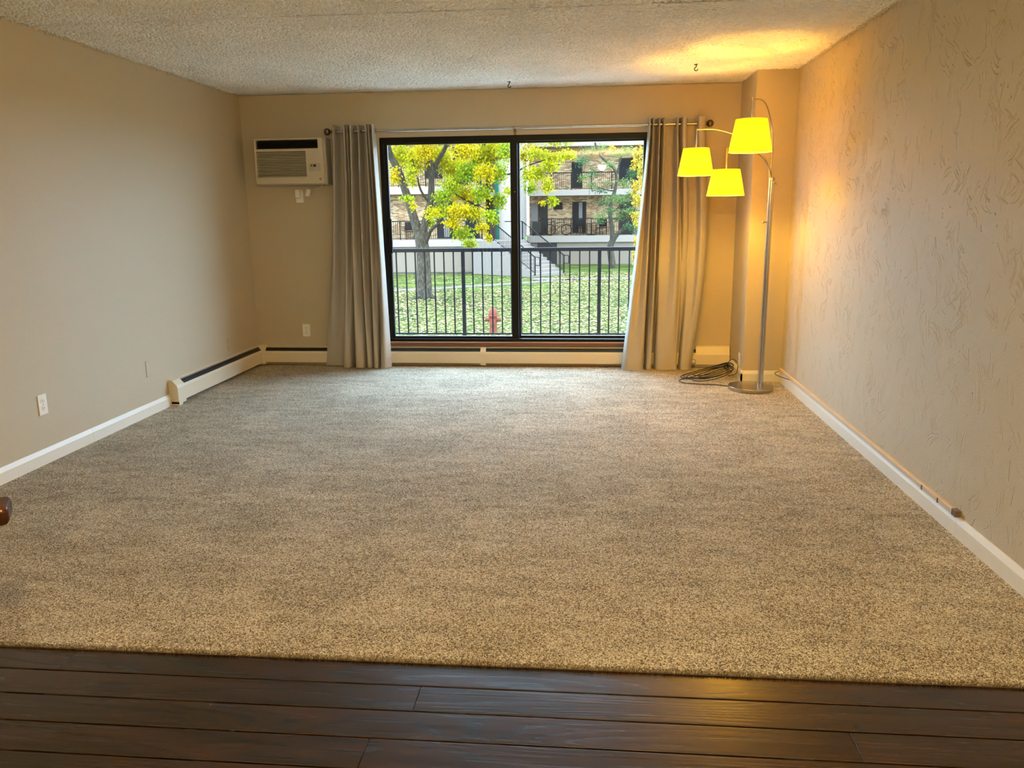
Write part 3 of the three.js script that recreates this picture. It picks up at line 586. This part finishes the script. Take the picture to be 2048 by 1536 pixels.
// ================================================================ outdoors
const G = -1.75;
{
  const t = struct('ground'); 
  part('lawn', metric(new THREE.PlaneGeometry(160, 110, 1, 1).rotateX(-Math.PI / 2).translate(0, G, -55.4)), M.lawn, t);
}
// balcony
{
  const b = thing('balcony', 'pale concrete balcony slab outside the window', 'balcony');
  part('slab', rbox(-2.5, 6.6, -0.22, -0.02, -1.72, -0.252, 0.01), M.balconySlab, b);
  const t = thing('balcony_railing', 'black iron balcony railing with thin upright bars outside the window', 'railing'), z = -1.6;
  part('top_rail', rbox(-2.4, 6.5, 0.955, 0.995, z - 0.025, z + 0.025, 0.006), M.iron, t);
  part('bottom_rail', rbox(-2.4, 6.5, 0.042, 0.060, z - 0.01, z + 0.01, 0.003), M.iron, t);
  for (let i = -2; i <= 3; i++) part('post', rbox(1.708 + i * 1.49 - 0.019, 1.708 + i * 1.49 + 0.019, -0.02, 0.96, z - 0.019, z + 0.019, 0.003), M.iron, t);
  const gb = box(-0.007, 0.007, 0.05, 0.96, -0.007, 0.007);
  for (let i = -26; i <= 40; i++) { if (((i % 14) + 14) % 14 === 0) continue; const m = part('baluster', gb, M.iron, t); m.position.set(1.708 + i * 1.49 / 14, 0, z); }
}
// the apartment house across the lawn
function farRailing(parent, x0, x1, y, z, posts) {
  const g = sub('railing', parent); part('top_rail', box(x0, x1, y + 0.97, y + 1.03, z - 0.03, z + 0.03), M.farIron, g); part('bottom_rail', box(x0, x1, y + 0.06, y + 0.085, z - 0.015, z + 0.015), M.farIron, g);
  for (const x of posts) part('post', box(x - 0.025, x + 0.025, y, y + 1.0, z - 0.025, z + 0.025), M.farIron, g);
  const l = []; for (let x = x0 + 0.06; x < x1; x += 0.115) l.push(box(x - 0.011, x + 0.011, y + 0.08, y + 0.99, z - 0.011, z + 0.011)); part('balusters', l, M.farIron, g, { kind: 'stuff' });
}
function farWindow(parent, x0, x1, y0, y1, z, curtainAt) {
  const w = sub('window', parent); part('window_frame', [box(x0, x1, y1 - 0.05, y1, z, z + 0.06), box(x0, x1, y0, y0 + 0.05, z, z + 0.06), box(x0, x0 + 0.05, y0, y1, z, z + 0.06), box(x1 - 0.05, x1, y0, y1, z, z + 0.06)], M.farDoor, w);
  part('pane', box(x0 + 0.04, x1 - 0.04, y0 + 0.04, y1 - 0.04, z + 0.01, z + 0.03), M.farGlass, w);
  if (curtainAt) part('drape', rbox(curtainAt[0], curtainAt[1], y0 + 0.05, y1 - 0.05, z + 0.028, z + 0.05, 0.01), M.farWhite, w);
}
{
  const z = -36, zw = -37.5, x0 = -22, x1 = -2.53;
  const b = thing('apartment_building', 'left wing of the brick apartment house behind the yellow tree', 'building');
  part('wall', box(x0, x1, -0.1, 6.0, zw - 6, zw), M.brick, b);
  part('foundation_wall', box(x0, x1, G - 0.3, -0.38, zw - 6, z - 0.12), M.stuccoWarm, b);
  part('gallery_slab', rbox(x0, x1, -0.38, 0.0, zw, z, 0.02), M.stucco, b); part('gallery_slab', rbox(x0, x1, 2.42, 2.82, zw, z, 0.02), M.stucco, b);
  part('roof_fascia', rbox(x0, x1, 5.25, 5.75, zw - 6, z + 0.2, 0.03), M.stucco, b);
  const posts = []; for (let x = x1 - 0.05; x > x0; x -= 1.5) posts.push(x);
  farRailing(b, x0, x1, 0, z + 0.02 - 0.1, posts); farRailing(b, x0, x1, 2.82, z - 0.08, posts);
  for (const [a, c, y0, y1] of [[-5.3, -4.2, 0.05, 2.05], [-8.9, -8.1, 0.02, 2.05], [-5.9, -4.9, 3.3, 4.9], [-4.3, -3.5, 2.85, 4.9], [-3.7, -2.9, 0.02, 2.05]]) farWindow(b, a, c, y0, y1, zw, a === -5.3 ? [-4.9, -4.6] : null);
}
{
  const z = -42, zw = -43.6, x0 = -0.55, x1 = 22;
  const b = thing('apartment_building', 'right wing of the brick apartment house behind the stairs and green tree', 'building');
  part('wall', box(x0, x1, -0.1, 6.2, zw - 6, zw), M.brick, b);
  part('foundation_wall', box(x0, x1, G - 0.3, -0.42, zw - 6, z - 0.15), M.stuccoWarm, b);
  part('gallery_slab', rbox(x0, x1, -0.42, -0.02, zw, z, 0.02), M.stucco, b); part('gallery_slab', rbox(x0, x1, 2.36, 2.70, zw, z, 0.02), M.stucco, b);
  part('roof_fascia', rbox(x0, x1, 5.2, 5.75, zw - 6, z + 0.2, 0.03), M.stucco, b);
  part('dark_opening_panel', box(0.05, 1.25, G, -0.44, z - 0.16, z - 0.1), M.farDoor, b);  // not a door: flat dark panel, coloured as the shade in the under-stair opening
  const posts = []; for (let x = 0.9; x < x1; x += 1.21) posts.push(x);
  farRailing(b, 0.3, x1, 0, z - 0.08, posts); farRailing(b, 0.3, x1, 2.70, z - 0.08, posts);
  const dr = sub('door', b); part('door_leaf', rbox(0.02, 0.62, 0, 2.02, zw, zw + 0.06, 0.01), M.farDoor, dr); part('door_knob', new THREE.SphereGeometry(0.04, 8, 6).translate(0.1, 1, zw + 0.1), M.farWhite, dr);
  const d2 = sub('door', b); part('door_leaf', rbox(-0.42, -0.02, 0, 1.9, zw, zw + 0.06, 0.01), M.farWhite, d2);
  const d3 = sub('door', b); part('door_leaf', rbox(5.05, 5.95, 0, 2.02, zw, zw + 0.06, 0.01), M.farDoor, d3);
  farWindow(b, 2.15, 3.02, 0.1, 2.02, zw, [2.55, 2.78]); farWindow(b, 0.98, 1.55, 1.55, 2.0, zw); farWindow(b, 2.1, 2.75, 2.85, 4.4, zw); farWindow(b, 5.0, 6.2, 3.2, 4.6, zw);
}
{
  const b = thing('stair_tower_building', 'white stucco stair tower with green pipe between the two brick wings', 'tower');
  part('tower_wall', box(-1.72, -0.58, -0.02, 8.0, -41.9, -36.65), M.stucco, b);
  part('tower_wall', box(-2.5, -1.72, 5.2, 8.0, -41.9, -36.65), M.stucco, b);
  part('recess_wall', box(-2.5, -1.72, G - 0.3, 5.2, -41.9, -39.0), M.stucco, b);
  part('landing', rbox(-2.5, -0.58, G - 0.3, -0.02, -39.0, -36.62, 0.02), M.concrete, b);
  part('stair_landing', rbox(-2.5, -1.74, 2.3, 2.5, -38.99, -37.2, 0.02), M.stucco, b);
  part('green_pipe', box(-1.86, -1.70, -0.02, 7.0, -36.55, -36.4), M.green, b);
  part('downspout', rod([-0.52, G, -36.7], [-0.52, 7.0, -36.7], 0.04, 8), M.farWhite, b);
}
{ // concrete stairs from the landing down to the lawn
  const t = thing('outdoor_stairs', 'concrete outdoor stairs with black handrails leading down to the lawn', 'stairs', [1.15, G, -32.9]);
  const f = Math.atan2(-0.78, -0.63); t.rotation.y = f + Math.PI;      // local +z points down the flight
  const n = 10, rise = 0.173, run = 0.28, wd = 1.15;
  for (let i = 0; i < n; i++) part('step', rbox(-wd, wd, 0, (i + 1) * rise, -(i + 1) * run, -i * run + 0.02, 0.015), M.concrete, t);
  part('cheek_wall', box(-wd, wd, 0, n * rise, -n * run - 1.5, -n * run), M.concrete, t);
  for (const x of [-wd + 0.06, wd - 0.06]) {
    const g = sub('handrail', t), y0 = 1.0, top = n * rise + 0.95, zt = -n * run;
    part('rail_bar', [bar([x, y0, 0.1], [x, top, zt], 0.045), bar([x, top, zt], [x, top, zt - 1.3], 0.045), bar([x, 0.26, 0.02], [x, n * rise + 0.12, zt], 0.025)], M.farIron, g);
    part('rail_end', [bar([x, y0, 0.1], [x, y0 - 0.02, 0.42], 0.035), bar([x, y0 - 0.02, 0.42], [x, y0 - 0.40, 0.42], 0.035), bar([x, y0 - 0.40, 0.42], [x, y0 - 0.40, 0.1], 0.035)], M.farIron, g);
    part('post', bar([x, 0.1, 0.1], [x, y0 + 0.02, 0.1], 0.05), M.farIron, g); part('post', bar([x, n * rise, zt], [x, top, zt], 0.05), M.farIron, g);
    const l = []; for (let k = 1; k < 24; k++) { const s = k / 24, z = 0.1 + (zt - 0.1) * s, yb = 0.2 + (n * rise - 0.1) * s; l.push(bar([x, yb, z], [x, y0 + (top - y0) * s, z], 0.014)); } part('balusters', l, M.farIron, g, { kind: 'stuff' });
  }
}
{ // path and mulch
  const ribbon = (pts, w) => { const pos = [], idx = []; pts.forEach(([x, z], i) => { const a = pts[Math.max(0, i - 1)], b = pts[Math.min(pts.length - 1, i + 1)], dx = b[0] - a[0], dz = b[1] - a[1], l = Math.hypot(dx, dz), nx = -dz / l, nz = dx / l, h = w[i] / 2; pos.push(x + nx * h, 0.02, z + nz * h, x - nx * h, 0.02, z - nz * h, x + nx * h, -0.1, z + nz * h, x - nx * h, -0.1, z - nz * h); if (i) { const k = i * 4, j = k - 4; for (const [p, q] of [[0, 1], [2, 0], [1, 3]]) idx.push(j + p, k + p, j + q, k + p, k + q, j + q); } }); const g = new THREE.BufferGeometry(); g.setAttribute('position', new THREE.Float32BufferAttribute(pos, 3)); g.setIndex(idx); g.computeVertexNormals(); return g; };
  const smooth = (pts, n) => new THREE.CatmullRomCurve3(pts.map(([x, z]) => new THREE.Vector3(x, 0, z))).getPoints(n).map((p) => [p.x, p.z]);
  const s = smooth([[-14, -23.5], [-4.9, -25.6], [-1.5, -27.6], [1.0, -29.6], [3.4, -31.0], [6.5, -31.8], [12, -32]], 40);
  const p = thing('footpath', 'narrow pale concrete footpath curving across the lawn', 'path', [0, G, 0]);
  part('path_slab', ribbon(s, s.map(() => 0.8)), M.path, p); part('path_slab', ribbon(smooth([[1.6, -30.3], [1.7, -31.2], [1.75, -31.5]], 8), Array(9).fill(2.4)), M.path, p);
  const m = thing('mulch_bed', 'dark mulch strip along the foot of the left wing', 'mulch', [0, G, 0]);
  part('mulch_layer', ribbon(smooth([[-20, -35.5], [-9, -35.4], [-5, -35.2], [-3.0, -35.1]], 14), Array(15).fill(0.8)), M.mulch, m);
}
// trees ----------------------------------------------------------
const limb = (pts, r0, r1, seg = 22) => {                     // tapering branch
  const g = tube(pts, 1, seg, 9), c = new THREE.CatmullRomCurve3(pts.map(V), false, 'centripetal'), p = g.attributes.position, uv = g.attributes.uv;
  for (let i = 0; i <= seg; i++) { const o = c.getPointAt(i / seg), r = r0 + (r1 - r0) * i / seg; for (let j = 0; j <= 9; j++) { const k = i * 10 + j; p.setXYZ(k, o.x + (p.getX(k) - o.x) * r, o.y + (p.getY(k) - o.y) * r, o.z + (p.getZ(k) - o.z) * r); uv.setXY(k, j / 9, i / seg * c.getLength() ); } }
  g.computeVertexNormals(); return g;
};
function foliage(clusters, density, len, wid, tones, seed, droop = 0.3) {
  const r = rng(seed), pos = [], col = [], gs = () => (r() + r() + r()) / 1.5 - 1;
  for (const [cx, cy, cz, rx, ry] of clusters) {
    const n = Math.round(density * rx * ry), lean = r();
    for (let i = 0; i < n; i++) {
      let a, b, c; do { a = gs() * 1.15; b = gs() * 1.15; c = gs(); } while (a * a + b * b + c * c > 1.2);
      const x = cx + a * rx, y = cy + b * ry, z = cz + c * rx, an = r() * 6.283, dn = -droop - r() * 0.9, l = len * (0.6 + r() * 0.8), w = wid * (0.6 + r() * 0.8);
      const d = [Math.cos(an) * Math.cos(dn), Math.sin(dn), Math.sin(an) * Math.cos(dn)], s = [-Math.sin(an + (r() - 0.5)), (r() - 0.5) * 1.2, Math.cos(an)];
      const P0 = [x, y, z], P1 = [x + d[0] * l / 2 + s[0] * w / 2, y + d[1] * l / 2 + s[1] * w / 2 + 0.005, z + d[2] * l / 2 + s[2] * w / 2], P2 = [x + d[0] * l, y + d[1] * l, z + d[2] * l], P3 = [x + d[0] * l / 2 - s[0] * w / 2, y + d[1] * l / 2 - s[1] * w / 2 + 0.005, z + d[2] * l / 2 - s[2] * w / 2];
      pos.push(...P0, ...P1, ...P2, ...P0, ...P2, ...P3);
      const k = clamp(lean * 0.6 + r() * 0.5) * (tones.length - 1), i0 = Math.min(tones.length - 2, Math.floor(k)), t = mix(tones[i0], tones[i0 + 1], k - i0), v = 0.8 + r() * 0.4;
      for (let q = 0; q < 6; q++) col.push(t[0] * v, t[1] * v, t[2] * v);
    }
  }
  const g = new THREE.BufferGeometry(); g.setAttribute('position', new THREE.Float32BufferAttribute(pos, 3)); g.setAttribute('color', new THREE.Float32BufferAttribute(col, 3)); g.computeVertexNormals(); return g;
}
{
  const t = thing('yellow_tree', 'forked grey tree with yellow-green autumn leaves behind the left pane', 'tree');
  part('trunk', limb([[-3.02, G - 0.1, -22.4], [-3.02, -1.4, -22.4], [-3.02, -0.68, -22.4], [-3.03, 0.06, -22.4], [-3.12, 0.75, -22.4]], 0.30, 0.235), M.bark, t);
  const roots = []; for (let k = 0; k < 6; k++) { const a = k * 1.05 + 0.3; roots.push(limb([[-3.02, G + 0.35, -22.4], [-3.02 + Math.cos(a) * 0.28, G + 0.06, -22.4 + Math.sin(a) * 0.28], [-3.02 + Math.cos(a) * 0.6, G - 0.06, -22.4 + Math.sin(a) * 0.6]], 0.16, 0.05, 8)); } part('root_flare', roots, M.bark, t);
  for (const [pts, a, b] of [
    [[[-3.14, 0.5, -22.4], [-3.36, 1.34, -22.4], [-3.59, 2.16, -22.4], [-3.79, 2.87, -22.3], [-4.04, 3.46, -22.1], [-4.06, 4.12, -21.5], [-4.15, 5.23, -21]], 0.18, 0.08],
    [[[-3.10, 0.5, -22.4], [-2.88, 1.16, -22.4], [-2.70, 1.88, -22.5], [-2.64, 2.77, -22.5], [-2.69, 3.3, -22.4], [-2.82, 3.74, -22.3], [-2.86, 4.65, -22], [-2.94, 5.66, -22]], 0.155, 0.06],
    [[[-2.65, 2.8, -22.5], [-2.44, 3.2, -22.6], [-2.18, 3.64, -22.7], [-1.95, 4.16, -22.8], [-1.69, 5.08, -23]], 0.09, 0.05],
    [[[-2.82, 1.3, -22.4], [-2.43, 1.78, -22.6], [-1.98, 2.19, -22.8], [-1.6, 2.66, -22.9], [-1.22, 3.13, -22.9], [-0.81, 3.7, -22.9], [-0.46, 4.76, -23.5]], 0.10, 0.05],
    [[[-2.99, 0.15, -22.4], [-2.79, 0.52, -22.2], [-2.59, 0.83, -22], [-2.26, 1.04, -21.9], [-1.88, 1.18, -21.8], [-1.29, 1.32, -21.6]], 0.085, 0.035],
    [[[-1.56, 2.7, -22.9], [-1.01, 2.53, -22.6], [-0.65, 2.38, -22.4], [-0.1, 2.69, -22.2], [0.36, 2.75, -22], [1.06, 3.01, -21.5], [1.61, 3.14, -21]], 0.045, 0.018],
    [[[-1.22, 3.13, -22.9], [-0.36, 3.29, -22.6], [0.64, 3.38, -22.2], [1.59, 3.42, -21.5], [2.47, 3.45, -21]], 0.05, 0.018],
    [[[-1.98, 2.19, -22.8], [-1.4, 1.86, -22.6], [-0.85, 1.64, -22.5], [-0.39, 1.31, -22.4], [-0.12, 1.04, -22.4]], 0.035, 0.014],
    [[[-2.70, 1.7, -22.5], [-2.98, 2.2, -22.2], [-3.05, 2.7, -21.9], [-3.15, 3.3, -21.7]], 0.05, 0.02]]) part('branch', limb(pts, a, b), M.bark, t);
  const cl = [[-3.81, 3.51, -22.64, 0.56, 0.53], [-3.8, 2.75, -21.66, 0.22, 0.36], [-3.17, 3.29, -22.22, 0.52, 0.59], [-2.64, 3.58, -21.47, 0.54, 0.45], [-3.16, 2.7, -21.4, 0.25, 0.47], [-2.42, 3.52, -23.19, 0.57, 0.46], [-1.99, 3.07, -23.36, 0.66, 0.5], [-1.1, 3.49, -20.72, 0.6, 0.39], [-0.83, 3.45, -22.57, 0.64, 0.49], [-0.38, 3.62, -22.65, 0.47, 0.47], [0.32, 3.43, -20.21, 0.38, 0.48], [-1.12, 2.81, -21.9, 0.62, 0.44], [-0.43, 2.74, -20.72, 0.49, 0.39], [-1.76, 2.38, -21.88, 0.55, 0.4], [-2.04, 2.02, -21.35, 0.43, 0.32], [-1.47, 2.14, -22.92, 0.65, 0.42], [-0.67, 2.09, -21.37, 0.5, 0.4], [-2.28, 1.42, -20.62, 0.35, 0.28], [-2.04, 1.51, -21.73, 0.55, 0.33], [-1.38, 1.5, -21.03, 0.61, 0.32], [-0.88, 1.41, -21.25, 0.5, 0.32], [-2.89, 1.06, -23.2, 0.23, 0.27], [-1.65, 1.07, -20.97, 0.39, 0.25], [-1.38, 0.71, -21.51, 0.47, 0.33], [-1.26, 0.32, -22.44, 0.37, 0.22], [-0.89, 0.85, -23.3, 0.31, 0.27], [-0.27, 1.31, -20.63, 0.32, 0.25], [-0.05, 1.83, -21.89, 0.29, 0.4], [0.05, 2.75, -21.1, 0.36, 0.39], [0.35, 2.14, -20.59, 0.18, 0.18], [-3.25, 1.95, -21.11, 0.32, 0.14], [-2.94, 1.68, -20.45, 0.14, 0.21], [0.88, 3.39, -22.14, 0.3, 0.41], [1.37, 3.38, -20.84, 0.53, 0.25], [1.83, 3.33, -21.98, 0.48, 0.26], [2.4, 3.28, -20.41, 0.38, 0.24], [1.04, 2.63, -20.59, 0.28, 0.39], [1.23, 2.83, -23.09, 0.42, 0.34], [1.7, 3.08, -22.96, 0.42, 0.3], [0.97, 2.28, -22.71, 0.3, 0.26], [1.73, 2.28, -20.31, 0.24, 0.35], [1.83, 1.81, -22.0, 0.26, 0.22], [1.5, 1.72, -21.39, 0.14, 0.11], [-0.31, 1.13, -22.44, 0.19, 0.22], [-0.46, 0.52, -21.78, 0.15, 0.18], [-3.48, 4.42, -23.0, 0.86, 0.57], [-2.19, 4.39, -22.06, 0.92, 0.59], [-1.05, 4.41, -21.67, 0.91, 0.62], [0.08, 4.23, -20.97, 0.8, 0.57], [1.05, 4.12, -21.71, 0.82, 0.47], [2.13, 3.94, -20.96, 0.62, 0.39], [-1.59, 5.14, -20.78, 1.06, 0.62], [-0.49, 5.21, -21.54, 1.0, 0.63], [-2.85, 5.12, -21.07, 0.8, 0.62]];
  part('foliage', foliage(cl, 3400, 0.10, 0.056, [[1.0, 0.62, 0.05], [1.0, 0.88, 0.03], [0.85, 0.90, 0.03], [0.50, 0.78, 0.05], [0.24, 0.58, 0.06]], 301), M.leaf, t, { kind: 'stuff' });
}
{
  const t = thing('green_tree', 'slender green-leaved tree in front of the right wing', 'tree'), z = -38.5;
  part('trunk', limb([[4.56, G - 0.1, z], [4.44, -1.01, z], [4.40, -0.51, z], [4.56, -0.12, z], [4.72, 0.12, z]], 0.21, 0.16), M.bark, t);
  for (const [pts, a, b] of [
    [[[4.50, -0.25, z], [4.47, 0.51, z], [4.35, 1.2, z], [4.4, 1.89, z], [4.61, 2.56, z], [4.68, 3.23, z], [4.59, 3.64, z], [4.17, 4.04, z], [3.7, 4.51, z], [3.47, 5.12, z]], 0.14, 0.05],
    [[[4.62, 0.02, z], [5.09, 0.43, z], [5.38, 0.92, -38], [5.67, 1.46, -37.5]], 0.13, 0.06], [[[4.65, 3.3, z], [4.81, 3.9, z], [4.99, 4.56, z]], 0.06, 0.03],
    [[[4.36, 1.3, z], [4.9, 1.7, -38], [5.3, 2.2, -37.8]], 0.04, 0.02], [[[4.6, 2.5, z], [4.1, 2.6, -38.9], [3.5, 2.8, -39]], 0.04, 0.02]]) part('branch', limb(pts, a, b), M.bark, t);
  const cl = [[2.8, 4.15, -37.71, 0.51, 0.45], [3.2, 4.75, -38.86, 0.73, 0.35], [3.91, 4.94, -39.75, 0.74, 0.3], [4.64, 4.43, -36.58, 0.61, 0.33], [5.14, 4.51, -36.04, 0.55, 0.33], [3.36, 3.58, -39.65, 0.47, 0.36], [2.81, 3.19, -36.8, 0.39, 0.28], [3.36, 2.9, -38.36, 0.4, 0.23], [3.79, 2.6, -39.4, 0.71, 0.24], [4.2, 2.98, -38.82, 0.41, 0.17], [4.43, 2.13, -36.92, 0.61, 0.28], [5.06, 2.89, -36.51, 0.5, 0.33], [5.57, 2.31, -39.82, 0.53, 0.42], [4.85, 2.0, -37.54, 0.68, 0.34], [3.95, 1.91, -39.82, 0.53, 0.3], [4.31, 1.47, -37.13, 0.56, 0.28], [5.19, 1.33, -38.68, 0.58, 0.41], [3.77, 0.88, -36.48, 0.33, 0.22], [3.75, 1.22, -36.08, 0.44, 0.22], [5.57, 1.46, -37.98, 0.4, 0.4], [5.29, 0.68, -36.01, 0.33, 0.27], [5.77, 0.36, -38.76, 0.35, 0.35], [4.82, 1.05, -39.69, 0.41, 0.24], [4.15, 3.86, -37.6, 0.57, 0.28], [5.63, 3.55, -39.87, 0.42, 0.42]];
  part('foliage', foliage(cl, 1500, 0.12, 0.05, [[0.50, 0.62, 0.22], [0.24, 0.46, 0.22], [0.14, 0.36, 0.22], [0.09, 0.26, 0.17]], 302, 0.1), M.leaf, t, { kind: 'stuff' });
}
{
  const t = thing('golden_tree', 'golden autumn tree showing only leaves beside the right curtain', 'tree');
  part('trunk', limb([[5.76, G - 0.1, -20.5], [5.68, 0.08, -20.5], [5.6, 1.25, -20.5], [5.74, 2.06, -20.5], [5.84, 4.14, -20.5]], 0.2, 0.08), M.bark, t);
  for (const pts of [[[5.62, 1.2, -20.5], [5.2, 1.7, -20.5], [4.8, 1.8, -20.2]], [[5.7, 2.0, -20.5], [5.2, 2.7, -20.5], [4.75, 3.2, -20.8]], [[5.66, 0.4, -20.5], [5.1, 0.9, -20.4], [4.7, 1.0, -20]]]) part('branch', limb(pts, 0.05, 0.015, 12), M.bark, t);
  const cl = [[4.76, 3.32, -20.98, 0.25, 0.32], [4.65, 2.98, -20.65, 0.21, 0.21], [4.85, 2.71, -20.32, 0.17, 0.35], [4.72, 2.26, -21.05, 0.16, 0.28], [4.67, 2.01, -21.23, 0.14, 0.22], [4.72, 1.74, -19.91, 0.24, 0.24], [4.7, 1.25, -20.8, 0.18, 0.21], [4.72, 1.02, -19.77, 0.17, 0.2], [4.69, 0.45, -19.87, 0.12, 0.17], [4.68, -0.09, -20.7, 0.11, 0.28], [4.91, 2.24, -20.56, 0.28, 0.28], [5.14, 2.88, -20.47, 0.42, 0.42], [5.32, 1.74, -20.27, 0.45, 0.52], [5.44, 3.34, -20.35, 0.52, 0.52], [5.68, 0.92, -20.41, 0.42, 0.42], [3.88, 3.48, -20.31, 0.14, 0.1], [5.6, 4.2, -20.4, 0.8, 0.5]];
  part('foliage', foliage(cl, 2000, 0.10, 0.06, [[0.98, 0.66, 0.10], [0.95, 0.78, 0.12], [0.70, 0.72, 0.12]], 303), M.leaf, t, { kind: 'stuff' });
}
{ // fallen leaves on the lawn
  const r = rng(401), s = new THREE.Shape([[0, -0.05], [0.03, -0.01], [0.022, 0.03], [0, 0.055], [-0.022, 0.03], [-0.03, -0.01]].map(([a, b]) => new THREE.Vector2(a, b)));
  const N = 40000, im = new THREE.InstancedMesh(new THREE.ShapeGeometry(s), M.fallen, N), m4 = new THREE.Matrix4(), q = new THREE.Quaternion(), c = new THREE.Color(), tones = [[0.70, 0.66, 0.30], [0.85, 0.62, 0.42], [0.95, 0.88, 0.62], [0.66, 0.48, 0.36], [0.86, 0.70, 0.60]];
  let i = 0; while (i < N) {
    const z = -9 - 26 * Math.pow(r(), 1.35), x = -9 + r() * 17 ; const green = z < -25.5 && x < 1.5 && r() < 0.8; if (green) continue;
    m4.compose(new THREE.Vector3(x, G + 0.02 + r() * 0.025, z), q.setFromEuler(new THREE.Euler(-Math.PI / 2 + (r() - 0.5) * 0.5, (r() - 0.5) * 0.4, r() * 6.28)), new THREE.Vector3(1, 1, 1).multiplyScalar(0.6 + r() * 0.5)); im.setMatrixAt(i, m4);
    const t = tones[Math.floor(r() * (x > 1.5 && z > -16 ? 5 : 3.6))]; c.setRGB(...t); im.setColorAt(i, c); i++;
  }
  im.name = 'fallen_leaves'; im.userData = { kind: 'stuff', label: 'pale fallen leaves scattered over the lawn', category: 'leaves' }; shadow(im); scene.add(im);
}
{ // hydrant
  const t = thing('fire_hydrant', 'faded red fire hydrant on the lawn below the railing', 'hydrant', [0.62, G, -13.5]), L = (p) => new THREE.LatheGeometry(p.map(([a, b]) => new THREE.Vector2(a, b)), 20);
  part('barrel', L([[0, 0], [0.14, 0], [0.14, 0.04], [0.10, 0.05], [0.10, 0.45], [0.135, 0.46], [0.135, 0.50], [0.11, 0.51]]), M.hydrant, t);
  part('bonnet', L([[0.12, 0.51], [0.12, 0.55], [0.10, 0.62], [0.06, 0.67], [0.03, 0.68], [0.03, 0.72], [0, 0.72]]), M.hydrant, t);
  for (const a of [Math.PI / 2, -Math.PI / 2]) part('nozzle', [new THREE.CylinderGeometry(0.045, 0.05, 0.12, 12).rotateX(Math.PI / 2).translate(0, 0.38, 0.13).rotateY(a), new THREE.CylinderGeometry(0.055, 0.055, 0.04, 8).rotateX(Math.PI / 2).translate(0, 0.38, 0.19).rotateY(a)], M.hydrant, t);
  part('nozzle', [new THREE.CylinderGeometry(0.07, 0.07, 0.1, 14).rotateX(Math.PI / 2).translate(0, 0.33, 0.13), new THREE.CylinderGeometry(0.085, 0.085, 0.04, 8).rotateX(Math.PI / 2).translate(0, 0.33, 0.18)], M.hydrant, t);
}
// things standing on the gallery across the lawn
{
  const t = thing('bicycle', 'dark bicycle parked on the lower gallery behind the far railing', 'bicycle', [1.3, -0.02, -42.9]);
  for (const x of [-0.5, 0.5]) { const w = sub('wheel', t); part('tyre', new THREE.TorusGeometry(0.32, 0.03, 8, 28).translate(x, 0.35, 0), M.farIron, w); part('hub', new THREE.CylinderGeometry(0.03, 0.03, 0.1, 8).rotateX(Math.PI / 2).translate(x, 0.35, 0), M.farIron, w); }
  part('bike_frame', [rod([-0.5, 0.35, 0], [-0.15, 0.35, 0], 0.02, 6), rod([-0.15, 0.35, 0], [-0.25, 0.85, 0], 0.02, 6), rod([-0.5, 0.35, 0], [-0.22, 0.75, 0], 0.015, 6), rod([-0.15, 0.35, 0], [0.35, 0.75, 0], 0.022, 6), rod([-0.22, 0.75, 0], [0.35, 0.82, 0], 0.022, 6), rod([0.5, 0.35, 0], [0.33, 0.95, 0], 0.02, 6)], M.farIron, t);
  part('saddle', rbox(-0.38, -0.14, 0.85, 0.90, -0.06, 0.06, 0.02), M.farIron, t); part('handlebar', rod([0.36, 0.98, -0.28], [0.36, 0.98, 0.28], 0.02, 6), M.farIron, t);
}
function patioChair(label, x, z, turn) {
  const t = thing('patio_chair', label, 'chair', [x, 0, z], 'dark patio chairs on the lower galleries'); t.rotation.y = turn;
  part('seat', rbox(-0.26, 0.26, 0.40, 0.45, -0.26, 0.26, 0.02), M.farIron, t); part('backrest', rbox(-0.26, 0.26, 0.5, 0.95, -0.28, -0.24, 0.02), M.farIron, t);
  for (const a of [-0.23, 0.23]) for (const b of [-0.23, 0.23]) part('leg', rod([a, 0, b], [a, b < 0 ? 0.9 : 0.62, b], 0.018, 6), M.farIron, t);
  for (const a of [-0.26, 0.26]) part('arm', rbox(a - 0.03, a + 0.03, 0.60, 0.63, -0.26, 0.24, 0.01), M.farIron, t);
}
patioChair('dark patio chair on the left wing gallery behind the tree trunk', -6.7, -36.9, 0.4);
patioChair('dark patio chair on the right gallery below the curtained window', 2.75, -42.9, 0.5);
patioChair('dark patio chair on the right gallery nearest the green tree trunk', 3.95, -42.9, -0.5);
{
  const t = thing('patio_table', 'dark round patio table between the chairs on the far gallery', 'table', [3.35, 0, -42.85]);
  part('tabletop', cyl(0.42, 0.42, 0.03, 0, 0.68, 0, 24), M.farIron, t); part('leg', rod([0, 0, 0], [0, 0.68, 0], 0.04, 8), M.farIron, t); part('foot', cyl(0.25, 0.25, 0.03, 0, 0, 0, 16), M.farIron, t);
}
{
  const t = thing('charcoal_grill', 'dark covered grill by the dark door on the far gallery', 'grill', [-0.02, -0.02, -42.75]);
  part('grill_body', rbox(-0.28, 0.28, 0.12, 0.85, -0.25, 0.25, 0.08), M.farDoor, t); part('grill_shelf', rbox(-0.36, 0.36, 0.84, 0.88, -0.2, 0.2, 0.01), M.farDoor, t); part('wheel', new THREE.CylinderGeometry(0.08, 0.08, 0.5, 12).rotateX(Math.PI / 2).translate(0.2, 0.08, 0), M.farIron, t); part('wheel', new THREE.CylinderGeometry(0.08, 0.08, 0.5, 12).rotateX(Math.PI / 2).translate(-0.2, 0.08, 0), M.farIron, t);
}
renderer.render(scene, camera);
